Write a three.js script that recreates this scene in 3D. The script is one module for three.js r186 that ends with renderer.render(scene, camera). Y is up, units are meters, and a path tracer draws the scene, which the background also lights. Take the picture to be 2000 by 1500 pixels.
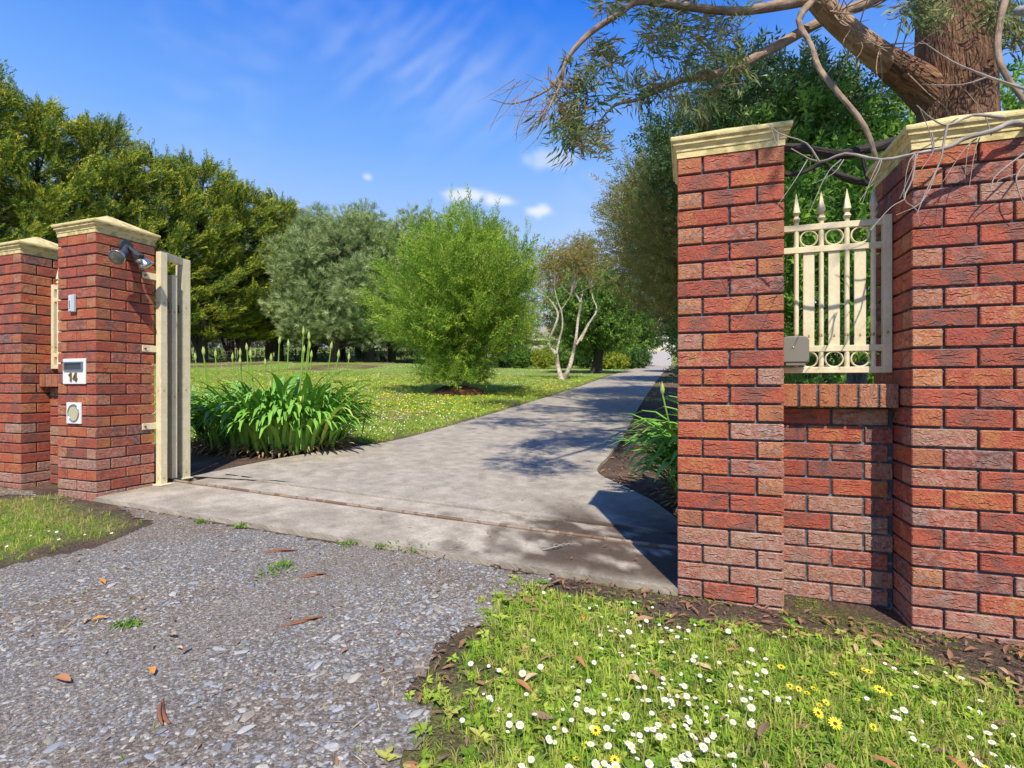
import * as THREE from 'three';
import { mergeGeometries } from 'three/addons/utils/BufferGeometryUtils.js';
import { FontLoader } from 'three/addons/loaders/FontLoader.js';
import { TextGeometry } from 'three/addons/geometries/TextGeometry.js';

// ------------------------------------------------------------------ camera, sky, sun, exposure
const scene = new THREE.Scene();
const camera = new THREE.PerspectiveCamera(72.65, 4 / 3, 0.05, 900);
camera.position.set(0, 1.0, 0);
camera.lookAt(0, 1.0, -10);
const renderer = new THREE.WebGLRenderer({ antialias: true });
renderer.toneMapping = THREE.LinearToneMapping;
renderer.toneMappingExposure = 1.12;
renderer.shadowMap.enabled = true;
const SUN_DIR = new THREE.Vector3(0.0626, 0.848, 0.526).normalize();
const sun = new THREE.DirectionalLight(new THREE.Color(1.0, 0.935, 0.81), 4.9);
sun.position.copy(SUN_DIR).multiplyScalar(60); sun.target.position.set(0, 0, -8);
sun.castShadow = true; sun.shadow.mapSize.set(4096, 4096);
Object.assign(sun.shadow.camera, { left: -45, right: 45, top: 45, bottom: -45, near: 1, far: 160 });
scene.add(sun, sun.target);

// ------------------------------------------------------------------ numbers
function RNG(seed) { let a = seed >>> 0; return () => { a = (a + 0x6D2B79F5) | 0; let t = Math.imul(a ^ (a >>> 15), 1 | a); t = (t + Math.imul(t ^ (t >>> 7), 61 | t)) ^ t; return ((t ^ (t >>> 14)) >>> 0) / 4294967296; }; }
const R = RNG(20417);
const rr = (a, b, r = R) => a + (b - a) * r();
const gauss = (r = R) => { let s = 0; for (let i = 0; i < 4; i++) s += r(); return (s - 2) * 1.0; };
const clamp = (x, a = 0, b = 1) => Math.min(b, Math.max(a, x));
const sstep = (a, b, x) => { const t = clamp((x - a) / (b - a)); return t * t * (3 - 2 * t); };
const lerp = (a, b, t) => a + (b - a) * t;
const PERM = new Uint8Array(512); { const r = RNG(77); const p = [...Array(256).keys()]; for (let i = 255; i > 0; i--) { const j = (r() * (i + 1)) | 0;[p[i], p[j]] = [p[j], p[i]]; } for (let i = 0; i < 512; i++) PERM[i] = p[i & 255]; }
function vn(x, y, per = 256) { // value noise, 0..1, repeating every per cells
  const x0 = Math.floor(x), y0 = Math.floor(y), fx = x - x0, fy = y - y0, u = fx * fx * (3 - 2 * fx), v = fy * fy * (3 - 2 * fy);
  const m = (a) => ((a % per) + per) % per, X0 = m(x0), X1 = m(x0 + 1), Y0 = m(y0), Y1 = m(y0 + 1);
  const h = (i, j) => PERM[PERM[i & 255] + (j & 255)] / 255;
  return lerp(lerp(h(X0, Y0), h(X1, Y0), u), lerp(h(X0, Y1), h(X1, Y1), u), v);
}
function fbm(x, y, o = 4, per = 256) { let s = 0, a = 0.5, n = 0; for (let i = 0; i < o; i++) { s += a * vn(x, y, per); n += a; x *= 2; y *= 2; per *= 2; a *= 0.5; } return s / n; }
const lin = (c) => c <= 0.04045 ? c / 12.92 : Math.pow((c + 0.055) / 1.055, 2.4);
const srgb = (r, g, b) => [lin(r / 255), lin(g / 255), lin(b / 255)];
const COL = (r, g, b) => new THREE.Color().setRGB(lin(r / 255), lin(g / 255), lin(b / 255));

// the sky: clear blue with thin cirrus and a few small cumulus
{
  const W = 1024, H = 512, d = new Float32Array(W * H * 4);
  const stops = [[0, 212, 226, 246], [6, 200, 219, 247], [14, 172, 203, 248], [24, 116, 170, 244], [36, 48, 122, 230], [55, 32, 96, 206], [90, 28, 84, 192]].map(([e, r, g, b]) => [e, ...srgb(r, g, b)]);
  const puffs = [[-5.2, 19.8, 2.6, 0.75], [-1.8, 19.4, 2.2, 0.6], [2.9, 18.3, 1.5, 0.6], [-15.4, 20.9, 0.5, 0.28], [4.2, 23.3, 3.4, 1.2], [24, 17, 4, 1], [-62, 21, 4, 0.9], [71, 19, 5, 1.1], [128, 18, 4, 1], [-140, 22, 5, 1.2], [171, 20, 4, 1]];
  for (let j = 0; j < H; j++) {
    const el = ((j + 0.5) / H - 0.5) * 180;
    let k = 0; while (k < stops.length - 2 && el > stops[k + 1][0]) k++;
    const t = clamp((el - stops[k][0]) / (stops[k + 1][0] - stops[k][0]));
    for (let i = 0; i < W; i++) {
      const phi = ((i + 0.5) / W - 0.5) * 2 * Math.PI;              // atan2(z, x)
      let az = phi * 180 / Math.PI + 90; if (az > 180) az -= 360;    // 0 = where the camera looks, + to its right hand
      let c = [0, 1, 2].map((q) => lerp(stops[k][q + 1], stops[k + 1][q + 1], t));
      if (el > 0) {
        const per = 36, wx = az / 10;
        const w = fbm(wx * 2 + 40, el / 5, 3, 72);
        let ci = fbm(wx * 4 + w * 1.2 + el * 0.16, el * 0.9 + w * 1.5, 5, 144);
        const region = fbm(wx, el / 22 + 7.3, 3, per);
        const bell = Math.exp(-Math.pow((az + 9) / 11, 2) - Math.pow((el - 30.5 + (az + 9) * 0.12) / 4.6, 2));
        const sa = az * 0.82 + el * 0.57, sb = el * 0.82 - az * 0.57, wisp = fbm(sa * 0.16 + 60 + w * 0.8, sb * 1.15 + 40 + w * 1.2, 5, 4096);
        let a = (0.07 * sstep(0.3, 0.85, ci) * sstep(0.55, 0.78, region) + 0.24 * sstep(0.2, 0.85, wisp) * bell) * sstep(8, 20, el);
        for (const [pa, pe, sa, se] of puffs) {
          let da = az - pa; if (da > 180) da -= 360; if (da < -180) da += 360;
          if (Math.abs(da) > sa * 2.2 || Math.abs(el - pe) > se * 3) continue;
          const g = Math.exp(-Math.pow(da / sa, 2) - Math.pow((el - pe) / se, 2)), n = fbm(az * 1.3 + 100, el * 2.2, 4, 468);
          a = Math.max(a, (se > 1.15 ? 0.42 : 0.8) * sstep(0.36, 0.75, g * 0.75 + n * 0.5 - 0.1));
        }
        const wht = [0.86, 0.89, 0.95]; c = c.map((v, q) => lerp(v, wht[q], clamp(a)));
      }
      const o = (j * W + i) * 4; d[o] = c[0]; d[o + 1] = c[1]; d[o + 2] = c[2]; d[o + 3] = 1;
    }
  }
  const tex = new THREE.DataTexture(d, W, H, THREE.RGBAFormat, THREE.FloatType);
  tex.mapping = THREE.EquirectangularReflectionMapping; tex.magFilter = tex.minFilter = THREE.LinearFilter; tex.needsUpdate = true;
  scene.background = tex; scene.environment = tex;
}

// ------------------------------------------------------------------ helpers for things and parts
const taken = {};
function numbered(name) { const n = taken[name] = (taken[name] ?? -1) + 1; return n ? `${name}_${String(n).padStart(3, '0')}` : name; }
function tag(o, label, category, group, kind) { o.userData.label = label; o.userData.category = category; if (group) o.userData.group = group; if (kind) o.userData.kind = kind; return o; }
function shade(o) { o.castShadow = o.receiveShadow = true; return o; }
function part(name, geo, mat, parent) { const m = shade(new THREE.Mesh(geo, mat)); m.name = name; parent.add(m); return m; }
function thing(name, label, category, pos = [0, 0, 0], turn = 0, group, kind = 'thing') {
  const g = new THREE.Group(); g.name = numbered(name); g.position.set(...pos); g.rotation.y = turn; scene.add(g); return tag(g, label, category, group, kind);
}
function solo(name, geo, mat, label, category, group, kind = 'thing') { const m = part(numbered(name), geo, mat, scene); return tag(m, label, category, group, kind); }
function struct(name, geo, mat, label) { const m = part(name, geo, mat, scene); m.userData.kind = 'structure'; m.userData.label = label; return m; }
function copyOf(o, pos, turn, label) { const c = o.clone(); c.name = numbered(o.name.replace(/_\d{3}$/, '')); c.userData = { ...o.userData }; if (label) c.userData.label = label; if (pos) c.position.set(...pos); if (turn !== undefined) c.rotation.y = turn; scene.add(c); return c; }
const V = (x, y, z) => new THREE.Vector3(x, y, z);
function at(geo, x = 0, y = 0, z = 0, rx = 0, ry = 0, rz = 0, s = 1) { const m = new THREE.Matrix4().compose(V(x, y, z), new THREE.Quaternion().setFromEuler(new THREE.Euler(rx, ry, rz, 'YXZ')), typeof s === 'number' ? V(s, s, s) : V(...s)); return geo.applyMatrix4(m); }
const box = (w, h, d, x = 0, y = 0, z = 0) => new THREE.BoxGeometry(w, h, d).translate(x, y, z);
const cyl = (r0, r1, h, n = 12, x = 0, y = 0, z = 0) => new THREE.CylinderGeometry(r0, r1, h, n).translate(x, y, z);
function merge(list) { return mergeGeometries(list.map((g) => { const q = g.index ? g.toNonIndexed() : g; for (const k of Object.keys(q.attributes)) if (!['position', 'normal', 'uv'].includes(k)) q.deleteAttribute(k); if (!q.attributes.uv) q.setAttribute('uv', new THREE.BufferAttribute(new Float32Array(q.attributes.position.count * 2), 2)); return q; }), false); }
// a chamfered box whose faces keep flat normals; uv of a face: front/back/top/bottom get cellA, the two ends cellB
function chamferBox(w, h, d, c, uvA, uvB) {
  const x = w / 2, y = h / 2, z = d / 2, P = [], U = [], N = [];
  const tri = (a, b, e, ua, ub, ue) => { const n = b.clone().sub(a).cross(e.clone().sub(a)).normalize(); for (const [p, u] of [[a, ua], [b, ub], [e, ue]]) { P.push(p.x, p.y, p.z); U.push(u[0], u[1]); N.push(n.x, n.y, n.z); } };
  const map = (cell, p, q) => [lerp(cell[0], cell[2], p), lerp(cell[1], cell[3], q)];
  const A = uvA ?? [0, 0, 1, 1], B = uvB ?? A;
  const uvOf = (p, ax) => ax === 0 ? map(B, (p.z + z) / d, (p.y + y) / h) : ax === 1 ? map(A, (p.x + x) / w, (p.z + z) / d) : map(A, (p.x + x) / w, (p.y + y) / h);
  const quad = (a, b, e, f, ax) => { tri(a, b, e, uvOf(a, ax), uvOf(b, ax), uvOf(e, ax)); tri(a, e, f, uvOf(a, ax), uvOf(e, ax), uvOf(f, ax)); };
  for (const s of [-1, 1]) {
    const f = (q) => s > 0 ? q : [q[1], q[0], q[3], q[2]];
    quad(...f([V(-x + c, -y + c, s * z), V(x - c, -y + c, s * z), V(x - c, y - c, s * z), V(-x + c, y - c, s * z)]), 2);
    quad(...f([V(s * x, -y + c, z - c), V(s * x, -y + c, -z + c), V(s * x, y - c, -z + c), V(s * x, y - c, z - c)]), 0);
    quad(...f([V(-x + c, s * y, z - c), V(x - c, s * y, z - c), V(x - c, s * y, -z + c), V(-x + c, s * y, -z + c)]), 1);
  }
  const orient = (q, ax) => { const n = q[1].clone().sub(q[0]).cross(q[2].clone().sub(q[0])), m = q[0].clone().add(q[2]); if (n.dot(m) < 0) q.reverse(); if (q.length === 4) quad(...q, ax); else tri(...q, ...q.map((p) => uvOf(p, ax))); };
  for (const s of [-1, 1]) for (const t of [-1, 1]) {
    orient([V(s * x, t * (y - c), z - c), V(s * x, t * (y - c), -z + c), V(s * (x - c), t * y, -z + c), V(s * (x - c), t * y, z - c)], 0);
    orient([V(-x + c, s * y, t * (z - c)), V(x - c, s * y, t * (z - c)), V(x - c, s * (y - c), t * z), V(-x + c, s * (y - c), t * z)], 2);
    orient([V(s * x, -y + c, t * (z - c)), V(s * x, y - c, t * (z - c)), V(s * (x - c), y - c, t * z), V(s * (x - c), -y + c, t * z)], 2);
    for (const q of [-1, 1]) orient([V(s * x, q * (y - c), t * (z - c)), V(s * (x - c), q * y, t * (z - c)), V(s * (x - c), q * (y - c), t * z)], 2);
  }
  const g = new THREE.BufferGeometry(); g.setAttribute('position', new THREE.Float32BufferAttribute(P, 3)); g.setAttribute('normal', new THREE.Float32BufferAttribute(N, 3)); g.setAttribute('uv', new THREE.Float32BufferAttribute(U, 2)); return g;
}
// tapered tube through points, radii per point
function limb(pts, radii, sides = 7, cap = true, wob = 0) {
  const curve = new THREE.CatmullRomCurve3(pts.map((p) => p.isVector3 ? p : V(...p)), false, 'centripetal'), n = Math.max(2, (pts.length - 1) * 3);
  const P = [], U = [], I = []; const fr = curve.computeFrenetFrames(n, false); let len = 0, prev = null;
  for (let i = 0; i <= n; i++) {
    const t = i / n, p = curve.getPoint(t), f = t * (radii.length - 1), k = Math.min(radii.length - 2, Math.floor(f)), r = lerp(radii[k], radii[k + 1], f - k);
    if (prev) len += p.distanceTo(prev); prev = p;
    for (let s = 0; s <= sides; s++) {
      const a = (s % sides) / sides * Math.PI * 2, q = r * (1 + wob * (vn(s % sides * 1.7 + 3, len * 2.3 / Math.max(0.1, radii[0] * 4)) - 0.5) * 2);
      P.push(p.x + (fr.normals[i].x * Math.cos(a) + fr.binormals[i].x * Math.sin(a)) * q, p.y + (fr.normals[i].y * Math.cos(a) + fr.binormals[i].y * Math.sin(a)) * q, p.z + (fr.normals[i].z * Math.cos(a) + fr.binormals[i].z * Math.sin(a)) * q);
      U.push(s / sides * radii[0] * 6.28, len);
    }
  }
  for (let i = 0; i < n; i++) for (let s = 0; s < sides; s++) { const a = i * (sides + 1) + s, b = a + sides + 1; I.push(a, a + 1, b, a + 1, b + 1, b); }
  if (cap) { const c = P.length / 3, e = curve.getPoint(1); P.push(e.x, e.y, e.z); U.push(0, len); for (let s = 0; s < sides; s++) I.push(n * (sides + 1) + s, n * (sides + 1) + s + 1, c); }
  const g = new THREE.BufferGeometry(); g.setAttribute('position', new THREE.Float32BufferAttribute(P, 3)); g.setAttribute('uv', new THREE.Float32BufferAttribute(U, 2)); g.setIndex(I); g.computeVertexNormals(); return g;
}
function instanced(name, geo, mat, mats, cols, parent) {
  const m = shade(new THREE.InstancedMesh(geo, mat, mats.length)); m.name = name;
  mats.forEach((q, i) => m.setMatrixAt(i, q)); if (cols) cols.forEach((c, i) => m.setColorAt(i, c));
  m.userData.kind = 'stuff'; parent.add(m); return m;
}
const Q = new THREE.Quaternion(), E3 = new THREE.Euler();
const TRS = (x, y, z, rx, ry, rz, sx, sy = sx, sz = sx) => new THREE.Matrix4().compose(V(x, y, z), Q.setFromEuler(E3.set(rx, ry, rz, 'YXZ')), V(sx, sy, sz));
function tex(W, H, fn, colour = true, rep = true) {
  const d = new Uint8Array(W * H * 4);
  for (let j = 0; j < H; j++) for (let i = 0; i < W; i++) { const c = fn(i, j), o = (j * W + i) * 4; d[o] = clamp(c[0], 0, 255); d[o + 1] = clamp(c[1], 0, 255); d[o + 2] = clamp(c[2], 0, 255); d[o + 3] = 255; }
  const t = new THREE.DataTexture(d, W, H, THREE.RGBAFormat); t.magFilter = t.minFilter = THREE.LinearFilter; if (colour) t.colorSpace = THREE.SRGBColorSpace;
  t.wrapS = t.wrapT = rep ? THREE.RepeatWrapping : THREE.ClampToEdgeWrapping; t.needsUpdate = true; return t;
}

// ------------------------------------------------------------------ the lie of the land
// ground height in metres; the property climbs gently away from the gate
function gy(x, z) {
  const d = -z, t = d - 4.2, rise = 0.0539 * (t > 8 ? t : Math.log(1 + Math.exp(t * 1.5)) / 1.5);
  let y = -0.0235 * (clamp(x, -6, 3) + 1.2) * (1 - 0.6 * sstep(6, 14, d)) + rise;
  y += 0.62 * sstep(18, 48, d) * sstep(-3, -14, x);
  y += 2.2 * sstep(62, 105, d) + 0.012 * (fbm(x * 0.7 + 50, z * 0.7 + 50, 2) - 0.5) * sstep(0.3, 2, Math.abs(x) + 0.2);
  return y;
}
// where the ray through a photograph pixel meets the ground
function px(x, y) {
  const dx = (x - 1000) / 1020, dy = -(y - 750) / 1020; let t = 0.4;
  for (let k = 0; k < 4000; k++) { const s = 0.01 + t * 0.004; if (1 + dy * t < gy(dx * t, -t)) break; t += s; if (t > 300) break; }
  return V(dx * t, gy(dx * t, -t), -t);
}
// gate lines: u runs along the gate towards the north pillar, v into the property
const TL = 20.4 * Math.PI / 180, TR = 18.5 * Math.PI / 180;
const L0 = V(-3.287, 0, -4.123), A0 = V(0.8153, 0, -2.5697);
const Lf = (u, v, y = 0) => V(L0.x + u * Math.cos(TL) + v * Math.sin(TL), y, L0.z + u * Math.sin(TL) - v * Math.cos(TL));
const Rf = (u, v, y = 0) => V(A0.x + u * Math.cos(TR) + v * Math.sin(TR), y, A0.z + u * Math.sin(TR) - v * Math.cos(TR));
// driveway edges, gate end first
const EDGE_L = [[372, 940], [480, 916], [560, 900], [690, 879], [760, 868], [850, 845], [1000, 800], [1100, 768], [1200, 732], [1240, 720.5], [1262, 714]].map((p) => px(...p));
const EDGE_R = [[1275, 987], [1222, 960], [1168, 930], [1190, 895], [1215, 860], [1235, 822], [1252, 790], [1270, 762], [1292, 732], [1304, 720.5], [1311, 714]].map((p) => px(...p));
const curveL = new THREE.CatmullRomCurve3(EDGE_L, false, 'centripetal'), curveR = new THREE.CatmullRomCurve3(EDGE_R, false, 'centripetal');
function edgeX(list, z) { for (let i = 0; i < list.length - 1; i++) { const a = list[i], b = list[i + 1]; if ((z <= a.z && z >= b.z) || (z >= a.z && z <= b.z)) return lerp(a.x, b.x, (z - a.z) / (b.z - a.z || 1)); } return null; }
const vOf = (x, z) => (x - L0.x) * Math.sin(0.355) - (z - L0.z) * Math.cos(0.355);
const uOf = (x, z) => (x - L0.x) * Math.cos(0.355) + (z - L0.z) * Math.sin(0.355);
// what grows or lies at a place: 0 soil, 1 grass, 2 gravel, 3 concrete
const VERGE = [[1020, 1140], [1180, 1168], [1330, 1200], [1540, 1240], [1720, 1290], [2000, 1385], [2300, 1470], [2600, 1900], [700, 1900], [770, 1500], [830, 1400], [905, 1290], [960, 1190]].map((p) => px(...p));
const VERGE_L = [[-700, 1010], [-200, 985], [60, 968], [205, 985], [260, 1022], [150, 1062], [60, 1098], [-40, 1130], [-300, 1230], [-900, 1400]].map((p) => px(...p));
function inPoly(poly, x, z) { let c = false; for (let i = 0, j = poly.length - 1; i < poly.length; j = i++) { const a = poly[i], b = poly[j]; if ((a.z > z) !== (b.z > z) && x < (b.x - a.x) * (z - a.z) / (b.z - a.z) + a.x) c = !c; } return c; }
function polyDist(poly, x, z) { let m = 1e9; for (let i = 0, j = poly.length - 1; i < poly.length; j = i++) { const a = poly[i], b = poly[j], ex = b.x - a.x, ez = b.z - a.z, t = clamp(((x - a.x) * ex + (z - a.z) * ez) / (ex * ex + ez * ez)); m = Math.min(m, Math.hypot(x - a.x - t * ex, z - a.z - t * ez)); } return inPoly(poly, x, z) ? m : -m; }
function grassAt(x, z) { // 0..1 how much grass covers the soil here
  const n = fbm(x * 1.9 + 9, z * 1.9 + 4, 3) - 0.5, f = fbm(x * 7 + 9, z * 7 + 4, 2) - 0.5, v = vOf(x, z);
  if (v < 0.12) return sstep(-0.12, 0.3, Math.max(polyDist(VERGE, x, z), polyDist(VERGE_L, x, z) * 0.8) + n * 0.5 + f * 0.3);
  const l = edgeX(EDGE_L, z), r = edgeX(EDGE_R, z);
  if (l === null || r === null) return v > 3 && z < -30 ? 0.8 : 0;
  if (x > l - 0.02 && x < r + 0.02) return 0;
  if (x < l) { const bed = Math.hypot((x + 2.95) / 1.75, (z + 6.25) / 1.15); return sstep(0.0, 0.5, l - x - 0.02 + n * 0.5) * sstep(0.85, 1.25, bed + n * 0.7) * (z < -33 && x < -10 ? sstep(0.3, 0.6, fbm(x * 0.3, z * 0.3, 2)) : 1); }
  return 0.25 * sstep(0.5, 0.75, n + 0.5) * sstep(12, 20, -z);
}
const isGravel = (x, z) => { const v = vOf(x, z), u = uOf(x, z); const n = (fbm(x * 1.6 + 70, z * 1.6, 3) - 0.5) * 0.6; return v < -0.02 - Math.max(0, n) * 0.4 && polyDist(VERGE, x, z) < -0.02 + n && polyDist(VERGE_L, x, z) < -0.04 + n * 0.7 && !(u > 3.75 && v > -0.5 + n); };

// two wheel tracks worn into the apron: 0..1
const trackAt = (x, z) => { const u = uOf(x, z) + 0.5 * (fbm(x * 0.6 + 8, z * 0.6 + 2, 2) - 0.5) - vOf(x, z) * 0.12; return clamp(Math.exp(-Math.pow((u - 1.15) / 0.34, 2)) + Math.exp(-Math.pow((u - 2.75) / 0.34, 2))); };
// ------------------------------------------------------------------ ground
function gridLines(a, b, lo, hi, fine, grow) { const s = []; for (let x = lo; x <= hi + 1e-6; x += fine) s.push(x); let st = fine, x = lo; while (x > a) { st *= grow; x -= st; s.unshift(x); } st = fine; x = s[s.length - 1]; while (x < b) { st *= grow; x += st; s.push(x); } return s; }
const grain = tex(1024, 1024, (i, j) => { const a = fbm(i / 16, j / 16, 5, 64), b = vn(i / 3, j / 3, 1024 / 3 | 0), c = PERM[PERM[i & 255] + (j & 255)] / 255; const v = 150 + (a - 0.5) * 150 + (b - 0.5) * 50 + (c - 0.5) * 40; return [v + 8, v, v - 6]; });
const grainBump = tex(1024, 1024, (i, j) => { const a = fbm(i / 10, j / 10, 5, 102), c = PERM[PERM[(i * 3) & 255] + (j & 255)] / 255; const v = 255 * (0.75 * a + 0.25 * c); return [v, v, v]; }, false);
function sheet(xs, zs, colour, lift = 0, keep = null, uvm = 0.6) {
  const P = [], C = [], U = [], I = [], nx = xs.length;
  for (const z of zs) for (const x of xs) { P.push(x, gy(x, z) + (typeof lift === 'function' ? lift(x, z) : lift), z); const c = colour(x, z); C.push(...c); U.push(x / uvm, z / uvm); }
  for (let j = 0; j < zs.length - 1; j++) for (let i = 0; i < nx - 1; i++) {
    if (keep && !keep((xs[i] + xs[i + 1]) / 2, (zs[j] + zs[j + 1]) / 2)) continue;
    const a = j * nx + i, b = a + nx; I.push(a, b, a + 1, a + 1, b, b + 1);
  }
  const g = new THREE.BufferGeometry(); g.setAttribute('position', new THREE.Float32BufferAttribute(P, 3)); g.setAttribute('color', new THREE.Float32BufferAttribute(C, 3)); g.setAttribute('uv', new THREE.Float32BufferAttribute(U, 2)); g.setIndex(I); g.computeVertexNormals();
  const n = g.attributes.normal; if (n.getY(0) < 0) { const ix = g.index.array; for (let k = 0; k < ix.length; k += 3) { const t = ix[k]; ix[k] = ix[k + 1]; ix[k + 1] = t; } g.computeVertexNormals(); } return g;
}
const groundMat = new THREE.MeshStandardMaterial({ vertexColors: true, map: grain, bumpMap: grainBump, bumpScale: 0.02, roughness: 0.95 });
const gravelMat = new THREE.MeshStandardMaterial({ vertexColors: true, map: grain, bumpMap: grainBump, bumpScale: 0.008, roughness: 0.95 });
{
  const xs = gridLines(-170, 170, -8.2, 6, 0.07, 1.07), zs = gridLines(-230, 14, -9, 2.2, 0.07, 1.06);
  const soil = srgb(118, 100, 84), soil2 = srgb(92, 78, 66), litter = srgb(150, 124, 98), green = srgb(142, 172, 60), green2 = srgb(116, 152, 48), dry = srgb(176, 168, 100), moss = srgb(112, 124, 48);
  const mix = (a, b, t) => a.map((v, i) => lerp(v, b[i], clamp(t)));
  const g = sheet(xs, zs, (x, z) => {
    const n = fbm(x * 2.3, z * 2.3, 4), m = fbm(x * 0.5 + 20, z * 0.5, 3); let c = mix(soil, soil2, n * 1.3 - 0.2); c = mix(c, litter, sstep(0.52, 0.75, fbm(x * 5 + 3, z * 5, 3)) * 0.7);
    const u = uOf(x, z), v = vOf(x, z); if (v < 0.2 && u > 4.3) c = mix(c, moss, sstep(0.52, 0.64, fbm(x * 7 + 90, z * 7, 4)) * 0.6);
    const q = grassAt(x, z); let gcol = mix(green, green2, m * 1.5 - 0.3); gcol = mix(gcol, dry, sstep(0.55, 0.8, fbm(x * 0.9 + 7, z * 0.9 + 3, 3)) * 0.5);
    if (-z > 34 && x < -6 && grassAt(x, z) < 0.5) c = mix(c, srgb(120, 84, 62), 0.6);
    return mix(c, gcol, q).map((w) => w * 2.5);
  });
  struct('ground', g, groundMat, 'soil and lawn climbing gently away from the gateway');
  // loose bluestone apron in front of the gate
  const gx = [], gz = []; for (let x = -9; x <= 1.6; x += 0.05) gx.push(x); for (let z = -4.5; z <= 2.2; z += 0.05) gz.push(z);
  const c1 = srgb(137, 137, 135), c2 = srgb(153, 149, 141), c3 = srgb(144, 127, 104);
  const gg = sheet(gx, gz, (x, z) => { const n = fbm(x * 1.3 + 31, z * 1.3, 3), f = fbm(x * 9, z * 9, 3); const strip = sstep(0.46, 0.7, fbm((x * 0.5 + z * 0.8) * 1.2 + 12, (x * 0.2 - z * 0.1) + 5, 3)); const tk = trackAt(x, z); return mix(mix(c1, c2, f * 1.5 - 0.25 + tk * 0.5), c3, (strip * 0.75 + sstep(0.5, 0.72, n) * 0.5) * (1 - tk * 0.7)).map((w) => w * 2.3); }, 0.005, isGravel, 0.5);
  struct('gravel_apron', gg, gravelMat, 'worn bluestone gravel apron in front of the gateway');
}
// ------------------------------------------------------------------ concrete
const concTex = tex(1024, 1024, (i, j) => { const a = fbm(i / 60, j / 60, 5, 17), b = fbm(i / 7, j / 7, 3, 146), c = PERM[PERM[(i * 5) & 255] + ((j * 3) & 255)]; let v = 196 + (a - 0.5) * 60 + (b - 0.5) * 44 + (c - 128) * 0.10; if (vn(i / 5 + 90, j / 5, 204) > 0.93) v -= 40; return [v, v - 5, v - 13]; });
const concMat = new THREE.MeshStandardMaterial({ map: concTex, vertexColors: true, bumpMap: grainBump, bumpScale: 0.004, roughness: 0.9 });
function slab(rows, top, skirt, colour) { // rows: arrays of points across, same length
  const P = [], C = [], U = [], I = [], w = rows[0].length;
  rows.forEach((r) => r.forEach((p, k) => { P.push(p.x, p.y + top, p.z); C.push(...colour(p.x, p.z)); U.push(p.x / 1.7, p.z / 1.7); }));
  for (let j = 0; j < rows.length - 1; j++) for (let k = 0; k < w - 1; k++) { const a = j * w + k, b = a + w; I.push(a, a + 1, b, a + 1, b + 1, b); }
  const rim = [...rows[0].map((_, k) => k), ...rows.slice(1).map((_, j) => (j + 1) * w + w - 1), ...rows[0].map((_, k) => (rows.length - 1) * w + w - 2 - k).slice(0, -1), ...rows.slice(1).map((_, j) => (rows.length - 2 - j) * w)].filter((v) => v >= 0);
  for (let k = 0; k < rim.length; k++) { const a = rim[k], b = rim[(k + 1) % rim.length], o = P.length / 3; for (const q of [a, b]) { for (const dy of [0, -skirt]) { P.push(P[q * 3], P[q * 3 + 1] + dy, P[q * 3 + 2]); C.push(C[q * 3], C[q * 3 + 1], C[q * 3 + 2]); U.push(U[q * 2] + dy, U[q * 2 + 1]); } } I.push(o, o + 1, o + 2, o + 2, o + 1, o + 3); }
  const g = new THREE.BufferGeometry(); g.setAttribute('position', new THREE.Float32BufferAttribute(P, 3)); g.setAttribute('color', new THREE.Float32BufferAttribute(C, 3)); g.setAttribute('uv', new THREE.Float32BufferAttribute(U, 2)); g.setIndex(I); g.computeVertexNormals(); return g;
}
const gateP = (s, v) => { const a = Lf(-0.02, 0), b = Rf(0.0, 0); const d = b.clone().sub(a).setY(0), n = V(d.z, 0, -d.x).normalize(); const p = a.clone().addScaledVector(d, s).addScaledVector(n, v); p.y = gy(p.x, p.z); return p; };
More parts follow.
